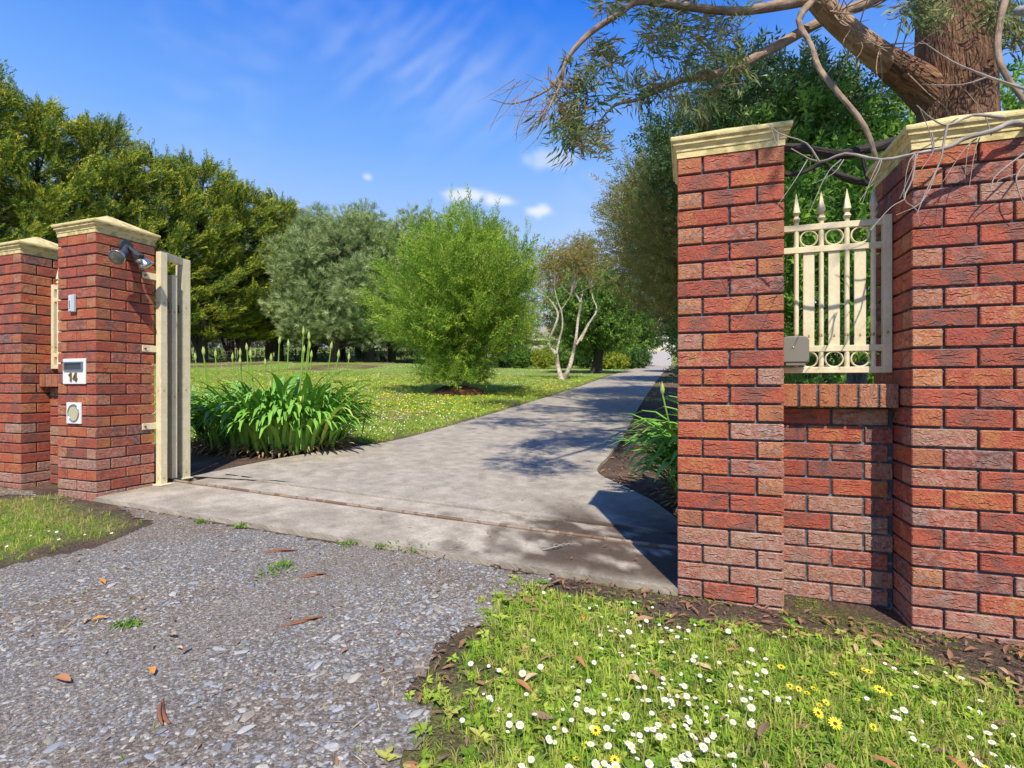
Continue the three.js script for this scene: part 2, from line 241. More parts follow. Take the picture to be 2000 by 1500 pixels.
{
  const dirt = srgb(96, 82, 70), clean = [0.83, 0.76, 0.645], worn = [0.63, 0.57, 0.475];
  const mixc = (a, b, t) => a.map((v, i) => lerp(v, b[i], clamp(t)));
  const colour = (x, z) => { // soil trodden over the end of the slab beside the pillar, and old stains
    const s = uOf(x, z) / 4.4, v = vOf(x, z), n = fbm(x * 2.1, z * 2.1, 4), f = fbm(x * 8, z * 8, 3);
    let c = mixc(clean, worn, sstep(0.42, 0.7, n)); if (v > 1.0) c = mixc([0.74, 0.68, 0.585], [0.66, 0.605, 0.52], sstep(0.35, 0.65, f)); const e = sstep(0.62, 0.85, s + (f - 0.5) * 0.28 + (n - 0.5) * 0.2) * sstep(-0.1, 0.12, v) * sstep(1.6, 1.0, v);
    c = mixc(c, dirt.map((w) => w * 1.5), e * sstep(0.35, 0.55, f + (s - 0.8) * 0.8)); return c;
  };
  const strip = (v0, v1, nv, s0 = 0, s1 = 1) => { const rows = []; for (let j = 0; j <= nv; j++) { const r = []; for (let k = 0; k <= 90; k++) r.push(gateP(lerp(s0, s1, k / 90), lerp(v0, v1, j / nv))); rows.push(r); } return rows; };
  struct('concrete_threshold', slab(strip(-0.0, 0.63, 10), 0.035, 0.14, colour), concMat, 'bare concrete strip between the two gate pillars');
  struct('track_bed', slab(strip(0.66, 0.98, 6, 0.03, 1.04), 0.028, 0.1, colour), concMat, 'rough concrete strip beside the gate track');
  // driveway ribbon from the gate up to the house
  const rows = []; const first = []; for (let k = 0; k <= 24; k++) first.push(gateP(lerp(0.035, 1.02, k / 24), 1.0)); rows.push(first);
  const NS = 150; for (let j = 0; j <= NS; j++) { const t = Math.pow(j / NS, 1.35), a = curveL.getPoint(t), b = curveR.getPoint(t); if (j === 0) { a.copy(gateP(0.04, 1.06)); b.copy(gateP(1.015, 1.06)); } const r = []; for (let k = 0; k <= 24; k++) { const p = a.clone().lerp(b, k / 24); p.y = gy(p.x, p.z); r.push(p); } rows.push(r); }
  struct('driveway', slab(rows, 0.04, 0.16, colour), concMat, 'long straight concrete driveway climbing to the house');
  const rail = []; { const P = (s, v, dy) => { const p = gateP(s, v); p.y += dy; return p; }; const pts = []; for (let k = 0; k <= 20; k++) pts.push(P(lerp(-0.05, 1.0, k / 20), 0.645, 0.042)); rail.push(limb(pts, [0.013, 0.013], 6)); const r = []; for (let k = 0; k <= 40; k++) r.push(k); const rows2 = [0.632, 0.658].map((v) => r.map((k) => gateP(lerp(-0.05, 1.0, k / 40), v))); rail.push(slab(rows2, 0.037, 0.02, () => [1, 1, 1])); }
  const rustTex = tex(256, 256, (i, j) => { const a = fbm(i / 14, j / 14, 4, 18); return a > 0.55 ? [124, 98, 78] : [138 + a * 40, 120 + a * 40, 102 + a * 36]; });
  rail[1].deleteAttribute('color'); solo('gate_track', merge(rail), new THREE.MeshStandardMaterial({ map: rustTex, roughness: 0.7, metalness: 0.25 }), 'rusty steel gate track set across the concrete threshold', 'gate track');
}

// ------------------------------------------------------------------ bricks
const AC = 8, AR = 12, CW = 256, CH = 84; // atlas cells
const brickKind = (row) => row < 5 ? 'red' : row < 7 ? 'burnt' : row < 10 ? 'tan' : 'pale';
const brickTex = [null, null];
{
  const W = AC * CW, H = AR * CH, col = new Uint8Array(W * H * 4), hgt = new Uint8Array(W * H * 4), r = RNG(5);
  const mix = (a, b, t) => a.map((v, i) => lerp(v, b[i], clamp(t)));
  for (let cy = 0; cy < AR; cy++) for (let cx = 0; cx < AC; cx++) {
    const kind = brickKind(cy), ox = r() * 200, oy = r() * 200;
    let base = mix([196, 97, 68], [177, 83, 62], r()), alt = mix([136, 88, 76], [196, 124, 74], r() < 0.55 ? 0 : 1);
    if (kind === 'burnt') { base = mix([176, 88, 64], [156, 88, 74], r()); alt = [112, 84, 78]; }
    if (kind === 'tan') { base = mix([204, 128, 78], [178, 110, 80], r()); alt = mix([146, 100, 80], [196, 108, 68], r()); }
    if (kind === 'pale') { base = mix(base, [178, 142, 124], rr(0.2, 0.7, r)); alt = mix(alt, [164, 136, 122], 0.6); }
    const pale = kind === 'pale' ? rr(0.2, 0.42, r) : r() < 0.42 ? rr(0.12, 0.34, r) : 0.05, bandX = rr(0.1, 0.9, r), bandW = rr(0.12, 0.35, r), band = rr(0.1, 0.8, r);
    const creases = []; for (let k = 0; k < 9; k++) creases.push({ x: rr(-0.1, 0.85, r), y: rr(0.06, 0.94, r), l: rr(0.1, 0.42, r), s: rr(-0.22, 0.28, r), w: rr(0.008, 0.024, r), d: rr(0.35, 1, r), o: r() * 50 });
    const pits = []; for (let k = 0; k < 26; k++) pits.push([r(), r(), rr(0.008, 0.022, r)]);
    for (let j = 0; j < CH; j++) for (let i = 0; i < CW; i++) {
      const x = i / CW, y = j / CH, X = x * 2.9, big = fbm(ox + X * 2.2, oy + y * 2.2, 3), fine = fbm(ox + X * 14, oy + y * 14, 3), grit = PERM[PERM[(i * 7 + cx * 31) & 255] + ((j * 5 + cy * 17) & 255)] / 255;
      let h = 0.55 + (big - 0.5) * 0.35 + (fine - 0.5) * 0.28 + (grit - 0.5) * 0.08, dark = 0;
      for (const c of creases) { const t = (x - c.x) / c.l; if (t < 0 || t > 1) continue; const yy = c.y + c.s * t * c.l * 2.2 + (vn(c.o + t * 5, 3) - 0.5) * 0.12; const e = Math.sin(Math.PI * t) * c.w * 2.6, q = (y - yy) / Math.max(0.004, e); if (Math.abs(q) < 1) { h -= 0.34 * c.d * (1 - q * q); dark = Math.max(dark, c.d * (1 - q * q) * 0.5); } else if (q > 1 && q < 3) h += 0.08 * c.d * (3 - q); }
      for (const [a, b, s] of pits) { const q = Math.hypot((x - a) * 2.9, y - b) / s; if (q < 1) { h -= 0.3; dark = Math.max(dark, 0.5); } }
      let c = mix(base, alt, sstep(0.35, 0.72, big * 0.6 + fine * 0.25 + band * 0.35 * Math.exp(-Math.pow((x - bandX) / bandW, 2))) * 0.85);
      c = mix(c, [52, 34, 32], dark * 0.5); c = c.map((v) => v * (0.9 + (fine - 0.5) * 0.3 + (grit - 0.5) * 0.16));
      const edge = Math.min(x * 2.9, (1 - x) * 2.9, y, 1 - y); // lime bloom: speckle everywhere on pale bricks, a chalky rim on the others
      const bloom = pale * sstep(0.36, 0.68, fbm(ox + X * 6 + 40, oy + y * 6, 4) + (grit - 0.5) * 0.22) + (0.14 + pale * 0.6) * sstep(0.09, 0.0, edge) * sstep(0.45, 0.7, fine + (grit - 0.5) * 0.2);
      c = mix(c, [200, 188, 178], bloom); c = mix(c, [218, 196, 172], sstep(0.93, 0.985, y) * sstep(0.3, 0.62, fbm(ox + X * 5 + 9, cy * 3 + 2, 3)) * 0.6); const o = ((cy * CH + j) * W + cx * CW + i) * 4;  // plus a broken pale line along the upper edge of every brick
      col[o] = clamp(c[0], 0, 255); col[o + 1] = clamp(c[1], 0, 255); col[o + 2] = clamp(c[2], 0, 255); col[o + 3] = 255; hgt[o] = hgt[o + 1] = hgt[o + 2] = clamp(h) * 255; hgt[o + 3] = 255;
    }
  }
  for (const [k, d] of [[0, col], [1, hgt]]) { const t = new THREE.DataTexture(d, W, H, THREE.RGBAFormat); t.magFilter = t.minFilter = THREE.LinearFilter; if (!k) t.colorSpace = THREE.SRGBColorSpace; t.needsUpdate = true; brickTex[k] = t; }
}
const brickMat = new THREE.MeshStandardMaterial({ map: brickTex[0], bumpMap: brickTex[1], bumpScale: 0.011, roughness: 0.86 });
const mortarTex = tex(512, 512, (i, j) => { const a = fbm(i / 20, j / 20, 5, 26), g = PERM[PERM[(i * 3) & 255] + ((j * 5) & 255)] / 255, t = sstep(0.58, 0.74, a + (g - 0.5) * 0.16) * 0.7; return [lerp(72, 158, t) + (g - 0.5) * 22, lerp(78, 156, t) + (g - 0.5) * 22, lerp(84, 152, t) + (g - 0.5) * 22]; });
const mortarMat = new THREE.MeshStandardMaterial({ map: mortarTex, bumpMap: grainBump, bumpScale: 0.003, roughness: 0.95 });
const BL = 0.23, BW = 0.11, BH = 0.0748, J = 0.0112, CO = 0.086;
const cell = (cx, cy, part = 1) => [(cx + 0.015) / AC, (cy + 0.03) / AR, (cx + 0.985 * part) / AC, (cy + 0.97) / AR];
const brickGeo = []; // [row][variant]
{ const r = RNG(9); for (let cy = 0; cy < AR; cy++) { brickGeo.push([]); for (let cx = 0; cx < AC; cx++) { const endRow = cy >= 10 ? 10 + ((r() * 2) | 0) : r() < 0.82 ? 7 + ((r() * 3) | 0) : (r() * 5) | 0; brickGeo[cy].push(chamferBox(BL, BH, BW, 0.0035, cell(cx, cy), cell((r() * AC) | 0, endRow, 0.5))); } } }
const soldierGeo = []; { const r = RNG(19); for (let k = 0; k < 10; k++) soldierGeo.push(chamferBox(BL, BW, BH, 0.004, cell(k % AC, 5 + (k % 5)), cell((r() * AC) | 0, 7 + ((r() * 3) | 0), 0.6))); }
const rb = RNG(33);
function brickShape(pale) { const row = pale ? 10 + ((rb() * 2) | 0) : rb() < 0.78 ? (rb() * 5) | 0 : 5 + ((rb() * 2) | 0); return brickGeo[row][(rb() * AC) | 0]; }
// one brick: centre x,z, base y; along 'x' or 'z'; len shortens a cut brick
function layBrick(parent, x, y, z, along, pale, len = BL) {
  const m = part('brick', brickShape(pale), brickMat, parent);
  m.position.set(x + (rb() - 0.5) * 0.0016, y + BH / 2 + (rb() - 0.5) * 0.0022, z + (rb() - 0.5) * 0.0016);
  m.rotation.y = (along === 'x' ? (rb() < 0.5 ? 0 : Math.PI) : (rb() < 0.5 ? 1 : -1) * Math.PI / 2) + (rb() - 0.5) * 0.006; m.rotation.z = (rb() - 0.5) * 0.006; m.scale.x = len / BL; return m;
}
const paleAt = (n, fromGround) => rb() < (fromGround < 2 ? 0.9 : fromGround < 3 ? 0.35 : fromGround < 7 ? 0.09 : fromGround < 10 ? 0.06 : 0.01);
const SQ = 0.47;
// cream moulded concrete cap: rings of a square profile [outward offset, height]
const capTex = tex(512, 512, (i, j) => { const a = fbm(i / 40, j / 40, 5, 13), b = fbm(i / 6, j / 6, 3, 85), g = PERM[PERM[(i * 3) & 255] + ((j * 7) & 255)] / 255; const d = sstep(0.45, 0.75, a) * 0.5 + sstep(0.58, 0.8, b) * 0.22; return [lerp(226, 146, d) + (g - 0.5) * 12, lerp(206, 126, d) + (g - 0.5) * 12, lerp(144, 70, d) + (g - 0.5) * 8]; });
const capMat = new THREE.MeshStandardMaterial({ map: capTex, bumpMap: grainBump, bumpScale: 0.0015, roughness: 0.75 });
function capGeo(half) {
  const prof = [[-0.02, 0], [0.007, 0], [0.007, 0.03], [0.014, 0.031], [0.014, 0.04], [0.017, 0.047], [0.026, 0.055], [0.038, 0.059], [0.038, 0.074], [0.046, 0.075], [0.054, 0.079], [0.056, 0.085], [0.056, 0.094], [0.052, 0.099], [0.04, 0.1], [-half + 0.0005, 0.1 + (half + 0.04) * 0.45]];
  const P = [], U = [], I = []; let len = 0;
  const corner = [[-1, 1], [1, 1], [1, -1], [-1, -1]];
  for (let side = 0; side < 4; side++) for (let k = 0; k < prof.length - 1; k++) {
    const [a, ya] = prof[k], [b, yb] = prof[k + 1], c0 = corner[side], c1 = corner[(side + 1) % 4], o = P.length / 3, ha = half + (a > 0 ? a * 0.58 : a), hb = half + (b > 0 ? b * 0.58 : b); len = k * 0.03;
    for (const [h, y, c] of [[ha, ya, c0], [ha, ya, c1], [hb, yb, c1], [hb, yb, c0]]) { P.push(c[0] * h, y, c[1] * h); U.push((side % 2 ? c[1] * h : c[0] * h) * 1.6 + side * 0.3, len + y * 2); }
    I.push(o, o + 1, o + 2, o, o + 2, o + 3);
  }
  const g0 = new THREE.BufferGeometry(); g0.setAttribute('position', new THREE.Float32BufferAttribute(P, 3)); g0.setAttribute('uv', new THREE.Float32BufferAttribute(U, 2)); g0.setIndex(I); const g = g0.toNonIndexed(); g.computeVertexNormals(); return g;
}
const capShape = capGeo(SQ / 2);
function pillar(label, frame, turn, u0, yTop, courses, topType) {
  const c = frame(u0 + SQ / 2, SQ / 2), base = yTop - courses * CO, g = thing('brick_pillar', label, 'brick pillar', [c.x, base, c.z], -turn, 'brick gate pillars');
  const core = part('mortar', uvM(box(SQ - 0.03, courses * CO + 0.3, SQ - 0.03, 0, courses * CO / 2 - 0.15, 0), 2), mortarMat, g);
  const h = SQ / 2 - BW / 2, l = BL / 2 + J / 2;
  for (let n = 0; n < courses + 2; n++) {              // n counts from the top; two courses go below the soil
    const y = (courses - 1 - n) * CO + J, type = (n + topType) % 2, fg = courses - 1 - n;
    for (const s of [-1, 1]) {
      if (type === 0) { layBrick(g, s * h, y, l, 'z', paleAt(n, fg)); layBrick(g, s * h, y, -l, 'z', paleAt(n, fg)); layBrick(g, 0, y, s * h, 'x', paleAt(n, fg)); }
      else { layBrick(g, l, y, s * h, 'x', paleAt(n, fg)); layBrick(g, -l, y, s * h, 'x', paleAt(n, fg)); layBrick(g, s * h, y, 0, 'z', paleAt(n, fg)); }
    }
  }
  const cap = part('cap', capShape, capMat, g); cap.position.y = courses * CO + 0.003; cap.userData.label = 'cream moulded concrete cap'; return g;
}
const pilL = pillar('tall brick pillar carrying floodlights, letterbox plate and number 14', Lf, TL, -SQ, 2.1986, 25, 0);
const pilC = pillar('brick pillar beyond the letterbox pillar, standing on dry grass', Lf, TL, -0.97 - SQ, 2.117, 24, 0);
const pilA = pillar('tall brick pillar with receiver box beside the driveway entrance', Rf, TR, 0, 2.103, 25, 0);
const pilB = pillar('brick pillar under dead grey twigs beside the spear panel', Rf, TR, 0.968, 2.010, 24, 1);
function lowWall(label, frame, turn, u0, u1, yTop, courses) {
  const vF = 0.21, w = u1 - u0, c = frame((u0 + u1) / 2, vF + BW / 2), base = yTop - 0.12 - courses * CO, g = thing('brick_wall', label, 'brick wall', [c.x, base, c.z], -turn, 'low brick walls between the pillars');
  part('mortar', uvM(box(w - 0.004, courses * CO + 0.1, BW - 0.02, 0, courses * CO / 2 - 0.05, 0), 2), mortarMat, g);
  for (let n = 0; n < courses + 1; n++) {
    const y = (courses - 1 - n) * CO + J, fg = courses - 1 - n, pale = () => rb() < 0.4 || paleAt(n, fg); let x = -w / 2 + 0.004, first = n % 2 ? 0.125 : BL;
    while (x < w / 2 - 0.02) { const len = Math.min(first, w / 2 - 0.004 - x); if (len > 0.03) layBrick(g, x + len / 2, y, 0, 'x', pale(), len); x += first + J; first = BL; }
  }
  const sill = part('sill', box(w - 0.004, BW - 0.012, BL - 0.02, 0, courses * CO + 0.01 + BW / 2, -(0.13 + BL / 2 - vF - BW / 2)), mortarMat, g);
  const n = Math.round(w / CO); for (let k = 0; k < n; k++) { const m = part('brick', soldierGeo[(rb() * 10) | 0], brickMat, sill); m.position.set(-w / 2 + (k + 0.5) * w / n, courses * CO + 0.01 + BW / 2, -(0.13 + BL / 2 - vF - BW / 2)); m.rotation.y = Math.PI / 2; m.scale.z = (w / n - J) / BH; }
  return g;
}
lowWall('low brick wall with upright coping under the spear panel beside driveway', Rf, TR, 0.47, 0.968, 1.0, 11);
lowWall('low brick wall between letterbox pillar and its neighbour', Lf, TL, -0.97, -0.47, 1.085, 12);

// ------------------------------------------------------------------ cream steelwork
const creamTex = tex(512, 512, (i, j) => { const a = fbm(i / 30, j / 30, 4, 17), b = fbm(i / 5, j / 9, 3, 102); const rust = sstep(0.76, 0.84, a) * sstep(0.5, 0.7, b); return [lerp(226, 150, rust) - (b - 0.5) * 20 - (a - 0.5) * 26, lerp(213, 104, rust) - (b - 0.5) * 22 - (a - 0.5) * 30, lerp(174, 60, rust) - (a - 0.5) * 34 - (b - 0.5) * 20]; });
const creamMat = new THREE.MeshStandardMaterial({ map: creamTex, roughness: 0.5, metalness: 0.0 });
function uvM(g, s = 1.3) { const p = g.attributes.position, n = g.attributes.normal, u = new Float32Array(p.count * 2); for (let i = 0; i < p.count; i++) { const ax = Math.abs(n.getX(i)) > 0.7 ? 0 : Math.abs(n.getY(i)) > 0.7 ? 1 : 2; u[2 * i] = (ax === 0 ? p.getZ(i) : p.getX(i)) * s; u[2 * i + 1] = (ax === 1 ? p.getZ(i) : p.getY(i)) * s; } g.setAttribute('uv', new THREE.BufferAttribute(u, 2)); return g; }
const steel = (w, h, d, c = 0.002) => uvM(chamferBox(w, h, d, c));
const spearGeo = merge([new THREE.CylinderGeometry(0.013, 0.013, 0.014, 4).rotateY(Math.PI / 4).translate(0, 0.007, 0), new THREE.CylinderGeometry(0.021, 0.014, 0.014, 4).rotateY(Math.PI / 4).translate(0, 0.021, 0), new THREE.CylinderGeometry(0.011, 0.021, 0.016, 4).rotateY(Math.PI / 4).translate(0, 0.036, 0), new THREE.CylinderGeometry(0.021, 0.011, 0.018, 4).rotateY(Math.PI / 4).translate(0, 0.053, 0), new THREE.CylinderGeometry(0.0012, 0.021, 0.098, 4).rotateY(Math.PI / 4).translate(0, 0.111, 0)]);
const ringGeo = uvM(new THREE.TorusGeometry(0.0375, 0.0042, 8, 30).scale(1, 1, 2.2));
// spear-topped panel: local x along the wall, y=0 at the bottom rail's underside; dir +1 puts the stile at +x
function spearPanel(label, frame, turn, u0, u1, yB, dir) {
  const w = u1 - u0, c = frame((u0 + u1) / 2, 0.235), g = thing('spear_panel', label, 'metal panel', [c.x, yB, c.z], -turn, 'cream spear topped panels');
  const hR = 0.03, rails = [0.015, 0.12, 0.612, 0.722];
  for (const y of rails) { const m = part('rail', steel(w - 0.008, hR, 0.025), creamMat, g); m.position.set(0, y, 0); }
  const st = part('stile', steel(0.036, 0.752, 0.036), creamMat, g); st.position.set(dir * (w / 2 - 0.021), 0.376, 0);
  const pitch = 0.11, x0 = dir > 0 ? -w / 2 + 0.092 : w / 2 - 0.092;
  for (let k = 0; k < 4; k++) {
    const x = x0 + dir * pitch * k, m = part('round_bar', uvM(cyl(0.0115, 0.0115, 0.737, 12)), creamMat, g); m.position.set(x, 0.3685, 0.0); const s = part('spear_head', spearGeo, creamMat, m); s.position.y = 0.3685;
    if (k < 3) { const sl = part('slat', steel(0.05, 0.462, 0.006), creamMat, g); sl.position.set(x + dir * pitch / 2, 0.366, 0); for (const y of [0.0675, 0.667]) { const q = part('ring', ringGeo, creamMat, g); q.position.set(x + dir * pitch / 2, y, 0); } }
  }
  return g;
}
spearPanel('cream steel panel of spears, rings and slats above the coping beside driveway', Rf, TR, 0.47, 0.968, 1.054, 1);
spearPanel('cream steel panel of spears seen edge-on behind letterbox pillar', Lf, TL, -0.97, -0.47, 1.135, -1);
// guide frame for the sliding gate
{
  const y0 = gy(-3.1, -4.7), p1 = Lf(0.03, 0.512), p2 = Lf(-0.085, 0.80), top = 2.165, g = thing('gate_guide_frame', 'tall cream steel guide frame bolted to the letterbox pillar', 'gate frame', [p1.x, y0, p1.z], -TL);
  const rel = (p) => g.worldToLocal(p.clone()); g.updateMatrixWorld();
  const q2 = rel(V(p2.x, y0, p2.z)), H = top - y0; const a = part('post', steel(0.062, H, 0.06), creamMat, g); a.position.set(0, H / 2, 0);
  const b = part('post', steel(0.085, H, 0.085), creamMat, g); b.position.set(q2.x, H / 2, q2.z); const len = Math.hypot(q2.x, q2.z);
  const bar = part('top_bar', steel(0.055, 0.06, len - 0.075), creamMat, g); bar.position.set(q2.x / 2, H - 0.031, q2.z / 2); bar.rotation.y = Math.atan2(q2.x, q2.z);
  const pl = part('top_plate', box(0.07, 0.006, 0.07), new THREE.MeshStandardMaterial({ color: COL(60, 60, 62), roughness: 0.5 }), g); pl.position.set(0, H + 0.003, 0);
  for (const y of [1.83, 1.2, 0.53]) { const k = part('bracket', steel(0.012, 0.055, 0.13), creamMat, g); k.position.set(-0.028, y + 0.02, 0.085); const bolt = part('bolt', cyl(0.009, 0.009, 0.012, 6).rotateZ(Math.PI / 2), new THREE.MeshStandardMaterial({ color: COL(140, 90, 60), roughness: 0.7, metalness: 0.4 }), k); bolt.position.set(0.01, 0, 0.045); }
  for (const [qx, qz] of [[0, 0], [q2.x, q2.z]]) { const f = part('foot_plate', steel(0.13, 0.01, 0.12), creamMat, g); f.position.set(qx + 0.01, 0.036, qz); }
  for (const [qx, qz, s] of [[0.0, -0.05, 1], [q2.x, q2.z + 0.062, -1]]) { const r = part('guide_roller', merge([cyl(0.016, 0.016, 0.05, 12), box(0.02, 0.02, 0.06, 0, -0.035, s * 0.02)]), new THREE.MeshStandardMaterial({ color: COL(70, 74, 78), roughness: 0.5 }), g); r.position.set(qx, 1.62, qz); }
}
// sliding gate parked behind the pillars
{
  const e = Lf(0.0, 0.655), y0 = gy(e.x, e.z) + 0.06, g = thing('sliding_gate', 'cream sliding gate of spears parked open behind the letterbox pillar', 'gate', [e.x, y0, e.z], -TL);
  const Lg = 4.5, st = (x, w) => { const m = part('stile', steel(w, 1.84, 0.05), creamMat, g); m.position.set(x, 0.92, 0); }; st(-0.03, 0.06); st(-Lg, 0.06);
  for (const [y, h] of [[0.06, 0.1], [0.2, 0.04], [1.42, 0.035], [1.6, 0.035]]) { const m = part('rail', steel(Lg - 0.06, h, 0.04), creamMat, g); m.position.set(-Lg / 2 - 0.015, y, 0); }
  for (let k = 0; k < 40; k++) { const x = -0.115 - k * 0.11; const m = part('round_bar', uvM(cyl(0.0115, 0.0115, 1.62, 8)), creamMat, g); m.position.set(x, 0.85, 0); const s = part('spear_head', spearGeo, creamMat, m); s.position.y = 0.81; }
  for (const x of [-0.4, -4.1]) { const m = part('wheel', cyl(0.045, 0.045, 0.02, 20).rotateX(Math.PI / 2), new THREE.MeshStandardMaterial({ color: COL(90, 88, 86), roughness: 0.5, metalness: 0.6 }), g); m.position.set(x, 0.0, 0); }
}

// ------------------------------------------------------------------ fittings on the letterbox pillar
const whiteMat = new THREE.MeshStandardMaterial({ color: COL(232, 230, 224), roughness: 0.45 });
const darkMat = new THREE.MeshStandardMaterial({ color: COL(58, 62, 66), roughness: 0.55 });
const chrome = new THREE.MeshStandardMaterial({ color: COL(214, 214, 210), roughness: 0.18, metalness: 0.9 });
{
  const font = await new FontLoader().loadAsync('fonts/droid/droid_sans_bold.typeface.json');
  let c = Lf(-0.245, -0.007, 1.1); // plate centre on the front face
  const lb = thing('letterbox_plate', 'white letterbox plate with slot and number 14', 'letterbox', [c.x, 0.999, c.z], -TL);
  const pl = part('plate', uvM(chamferBox(0.28, 0.205, 0.012, 0.003)), whiteMat, lb); pl.position.y = 0.1025;
  const fr = part('slot_frame', merge([box(0.232, 0.012, 0.014, 0, 0.031, 0), box(0.232, 0.01, 0.014, 0, -0.031, 0), box(0.012, 0.052, 0.014, -0.11, 0, 0), box(0.012, 0.052, 0.014, 0.11, 0, 0)]), new THREE.MeshStandardMaterial({ color: COL(120, 128, 136), roughness: 0.4, metalness: 0.4 }), lb); fr.position.set(0, 0.143, 0.009);
  const fl = part('slot_flap', box(0.206, 0.05, 0.004), darkMat, lb); fl.position.set(0, 0.143, 0.0085); fl.rotation.x = -0.12;
  const brass = new THREE.MeshStandardMaterial({ color: COL(126, 96, 58), roughness: 0.4, metalness: 0.5 });
  [['1', -0.062], ['4', -0.004]].forEach(([t, x]) => { const tg = new TextGeometry(t, { font, size: 0.07, depth: 0.006, curveSegments: 4, bevelEnabled: true, bevelSize: 0.001, bevelThickness: 0.001, bevelSegments: 1 }); const m = part('numeral', tg, brass, lb); m.position.set(x, 0.022, 0.0065); });
  c = Lf(-0.25, -0.006);
  const tube = thing('newspaper_tube', 'round steel newspaper tube opening in a square white plate', 'paper tube', [c.x, 0.682, c.z], -TL);
  const sh = new THREE.Shape([[-0.09, -0.085], [0.09, -0.085], [0.09, 0.085], [-0.09, 0.085]].map((p) => new THREE.Vector2(...p))); const hole = new THREE.Path(); hole.absarc(0, 0, 0.066, 0, 6.2832, true); sh.holes.push(hole);
  const sq = part('plate', new THREE.ExtrudeGeometry(sh, { depth: 0.008, bevelEnabled: false, curveSegments: 32 }), whiteMat, tube); sq.position.set(0, 0.085, -0.003);
  const rim = part('rim', new THREE.TorusGeometry(0.066, 0.007, 10, 40), chrome, tube); rim.position.set(0, 0.085, 0.006);
  const lidm = part('hinged_lid', new THREE.CylinderGeometry(0.061, 0.061, 0.003, 36).rotateX(Math.PI / 2), new THREE.MeshStandardMaterial({ color: COL(206, 196, 160), roughness: 0.35, metalness: 0.25 }), tube); lidm.position.set(0.004, 0.085, 0.001); lidm.rotation.y = 0.1;
  c = Lf(-0.265, -0.012);
  const ic = thing('intercom', 'slim pale grey intercom keypad above the letterbox plate', 'intercom', [c.x, 1.578, c.z], -TL);
  const body = part('housing', uvM(chamferBox(0.068, 0.14, 0.024, 0.005)), new THREE.MeshStandardMaterial({ color: COL(186, 194, 202), roughness: 0.4 }), ic); body.position.y = 0.07;
  const face = part('faceplate', uvM(chamferBox(0.03, 0.12, 0.004, 0.001)), new THREE.MeshStandardMaterial({ color: COL(206, 210, 214), roughness: 0.4 }), ic); face.position.set(-0.006, 0.07, 0.0135);
  for (let k = 0; k < 5; k++) { const b = part('button', cyl(0.005, 0.005, 0.004, 10).rotateX(Math.PI / 2), darkMat, ic); b.position.set(-0.006, 0.03 + k * 0.014, 0.016); }
}
{ // twin floodlight with sensor on the drive side of the pillar; local x out of the wall, z towards the road
  const c = Lf(0.002, 0.22), g = thing('floodlight', 'twin silver floodlight with grey sensor fixed to the pillar', 'floodlight', [c.x, 2.10, c.z], -TL);
  part('mount', cyl(0.05, 0.055, 0.03, 24).rotateZ(-Math.PI / 2).translate(0.015, 0.04, 0), darkMat, g);
  const up = V(0, 1, 0), lampProfile = [[0.012, -0.13], [0.018, -0.1], [0.03, -0.075], [0.048, -0.04], [0.058, -0.012], [0.06, 0], [0.056, 0.003]].map(([r, y]) => new THREE.Vector2(r, y));
  for (const [dir, pos] of [[V(0.42, -0.5, 0.72), V(0.15, -0.1, 0.16)], [V(0.42, -0.82, -0.42), V(0.115, -0.115, -0.1)]]) {
    dir.normalize(); const q = new THREE.Quaternion().setFromUnitVectors(up, dir), back = pos.clone().addScaledVector(dir, -0.11);
    const arm = part('arm', limb([V(0.02, 0.04, 0), back.clone().lerp(V(0.02, 0.05, 0), 0.4), back], [0.018, 0.02, 0.022], 10), darkMat, g);
    const hol = part('lamp_holder', cyl(0.034, 0.03, 0.08, 20), darkMat, g); hol.position.copy(pos).addScaledVector(dir, -0.1); hol.quaternion.copy(q);
    const lamp = part('lamp', new THREE.LatheGeometry(lampProfile, 32), chrome, g); lamp.position.copy(pos); lamp.quaternion.copy(q);
    const lens = part('lens', new THREE.SphereGeometry(0.085, 28, 8, 0, 6.2832, 0, 0.72).translate(0, -0.066, 0), new THREE.MeshPhysicalMaterial({ color: COL(236, 232, 214), roughness: 0.06, transmission: 0.85, thickness: 0 }), lamp); lens.scale.y = 0.55;
  }
  const s = part('sensor', merge([uvM(chamferBox(0.065, 0.05, 0.06, 0.008)), cyl(0.028, 0.03, 0.03, 18).translate(0.0, -0.035, 0)]), darkMat, g); s.position.set(0.1, -0.04, -0.045); s.rotation.set(0.2, 0, -0.35);
  const sl = part('sensor_lens', new THREE.SphereGeometry(0.026, 16, 10), new THREE.MeshStandardMaterial({ color: COL(120, 124, 112), roughness: 0.3 }), g); sl.position.set(0.115, -0.086, -0.045);
}
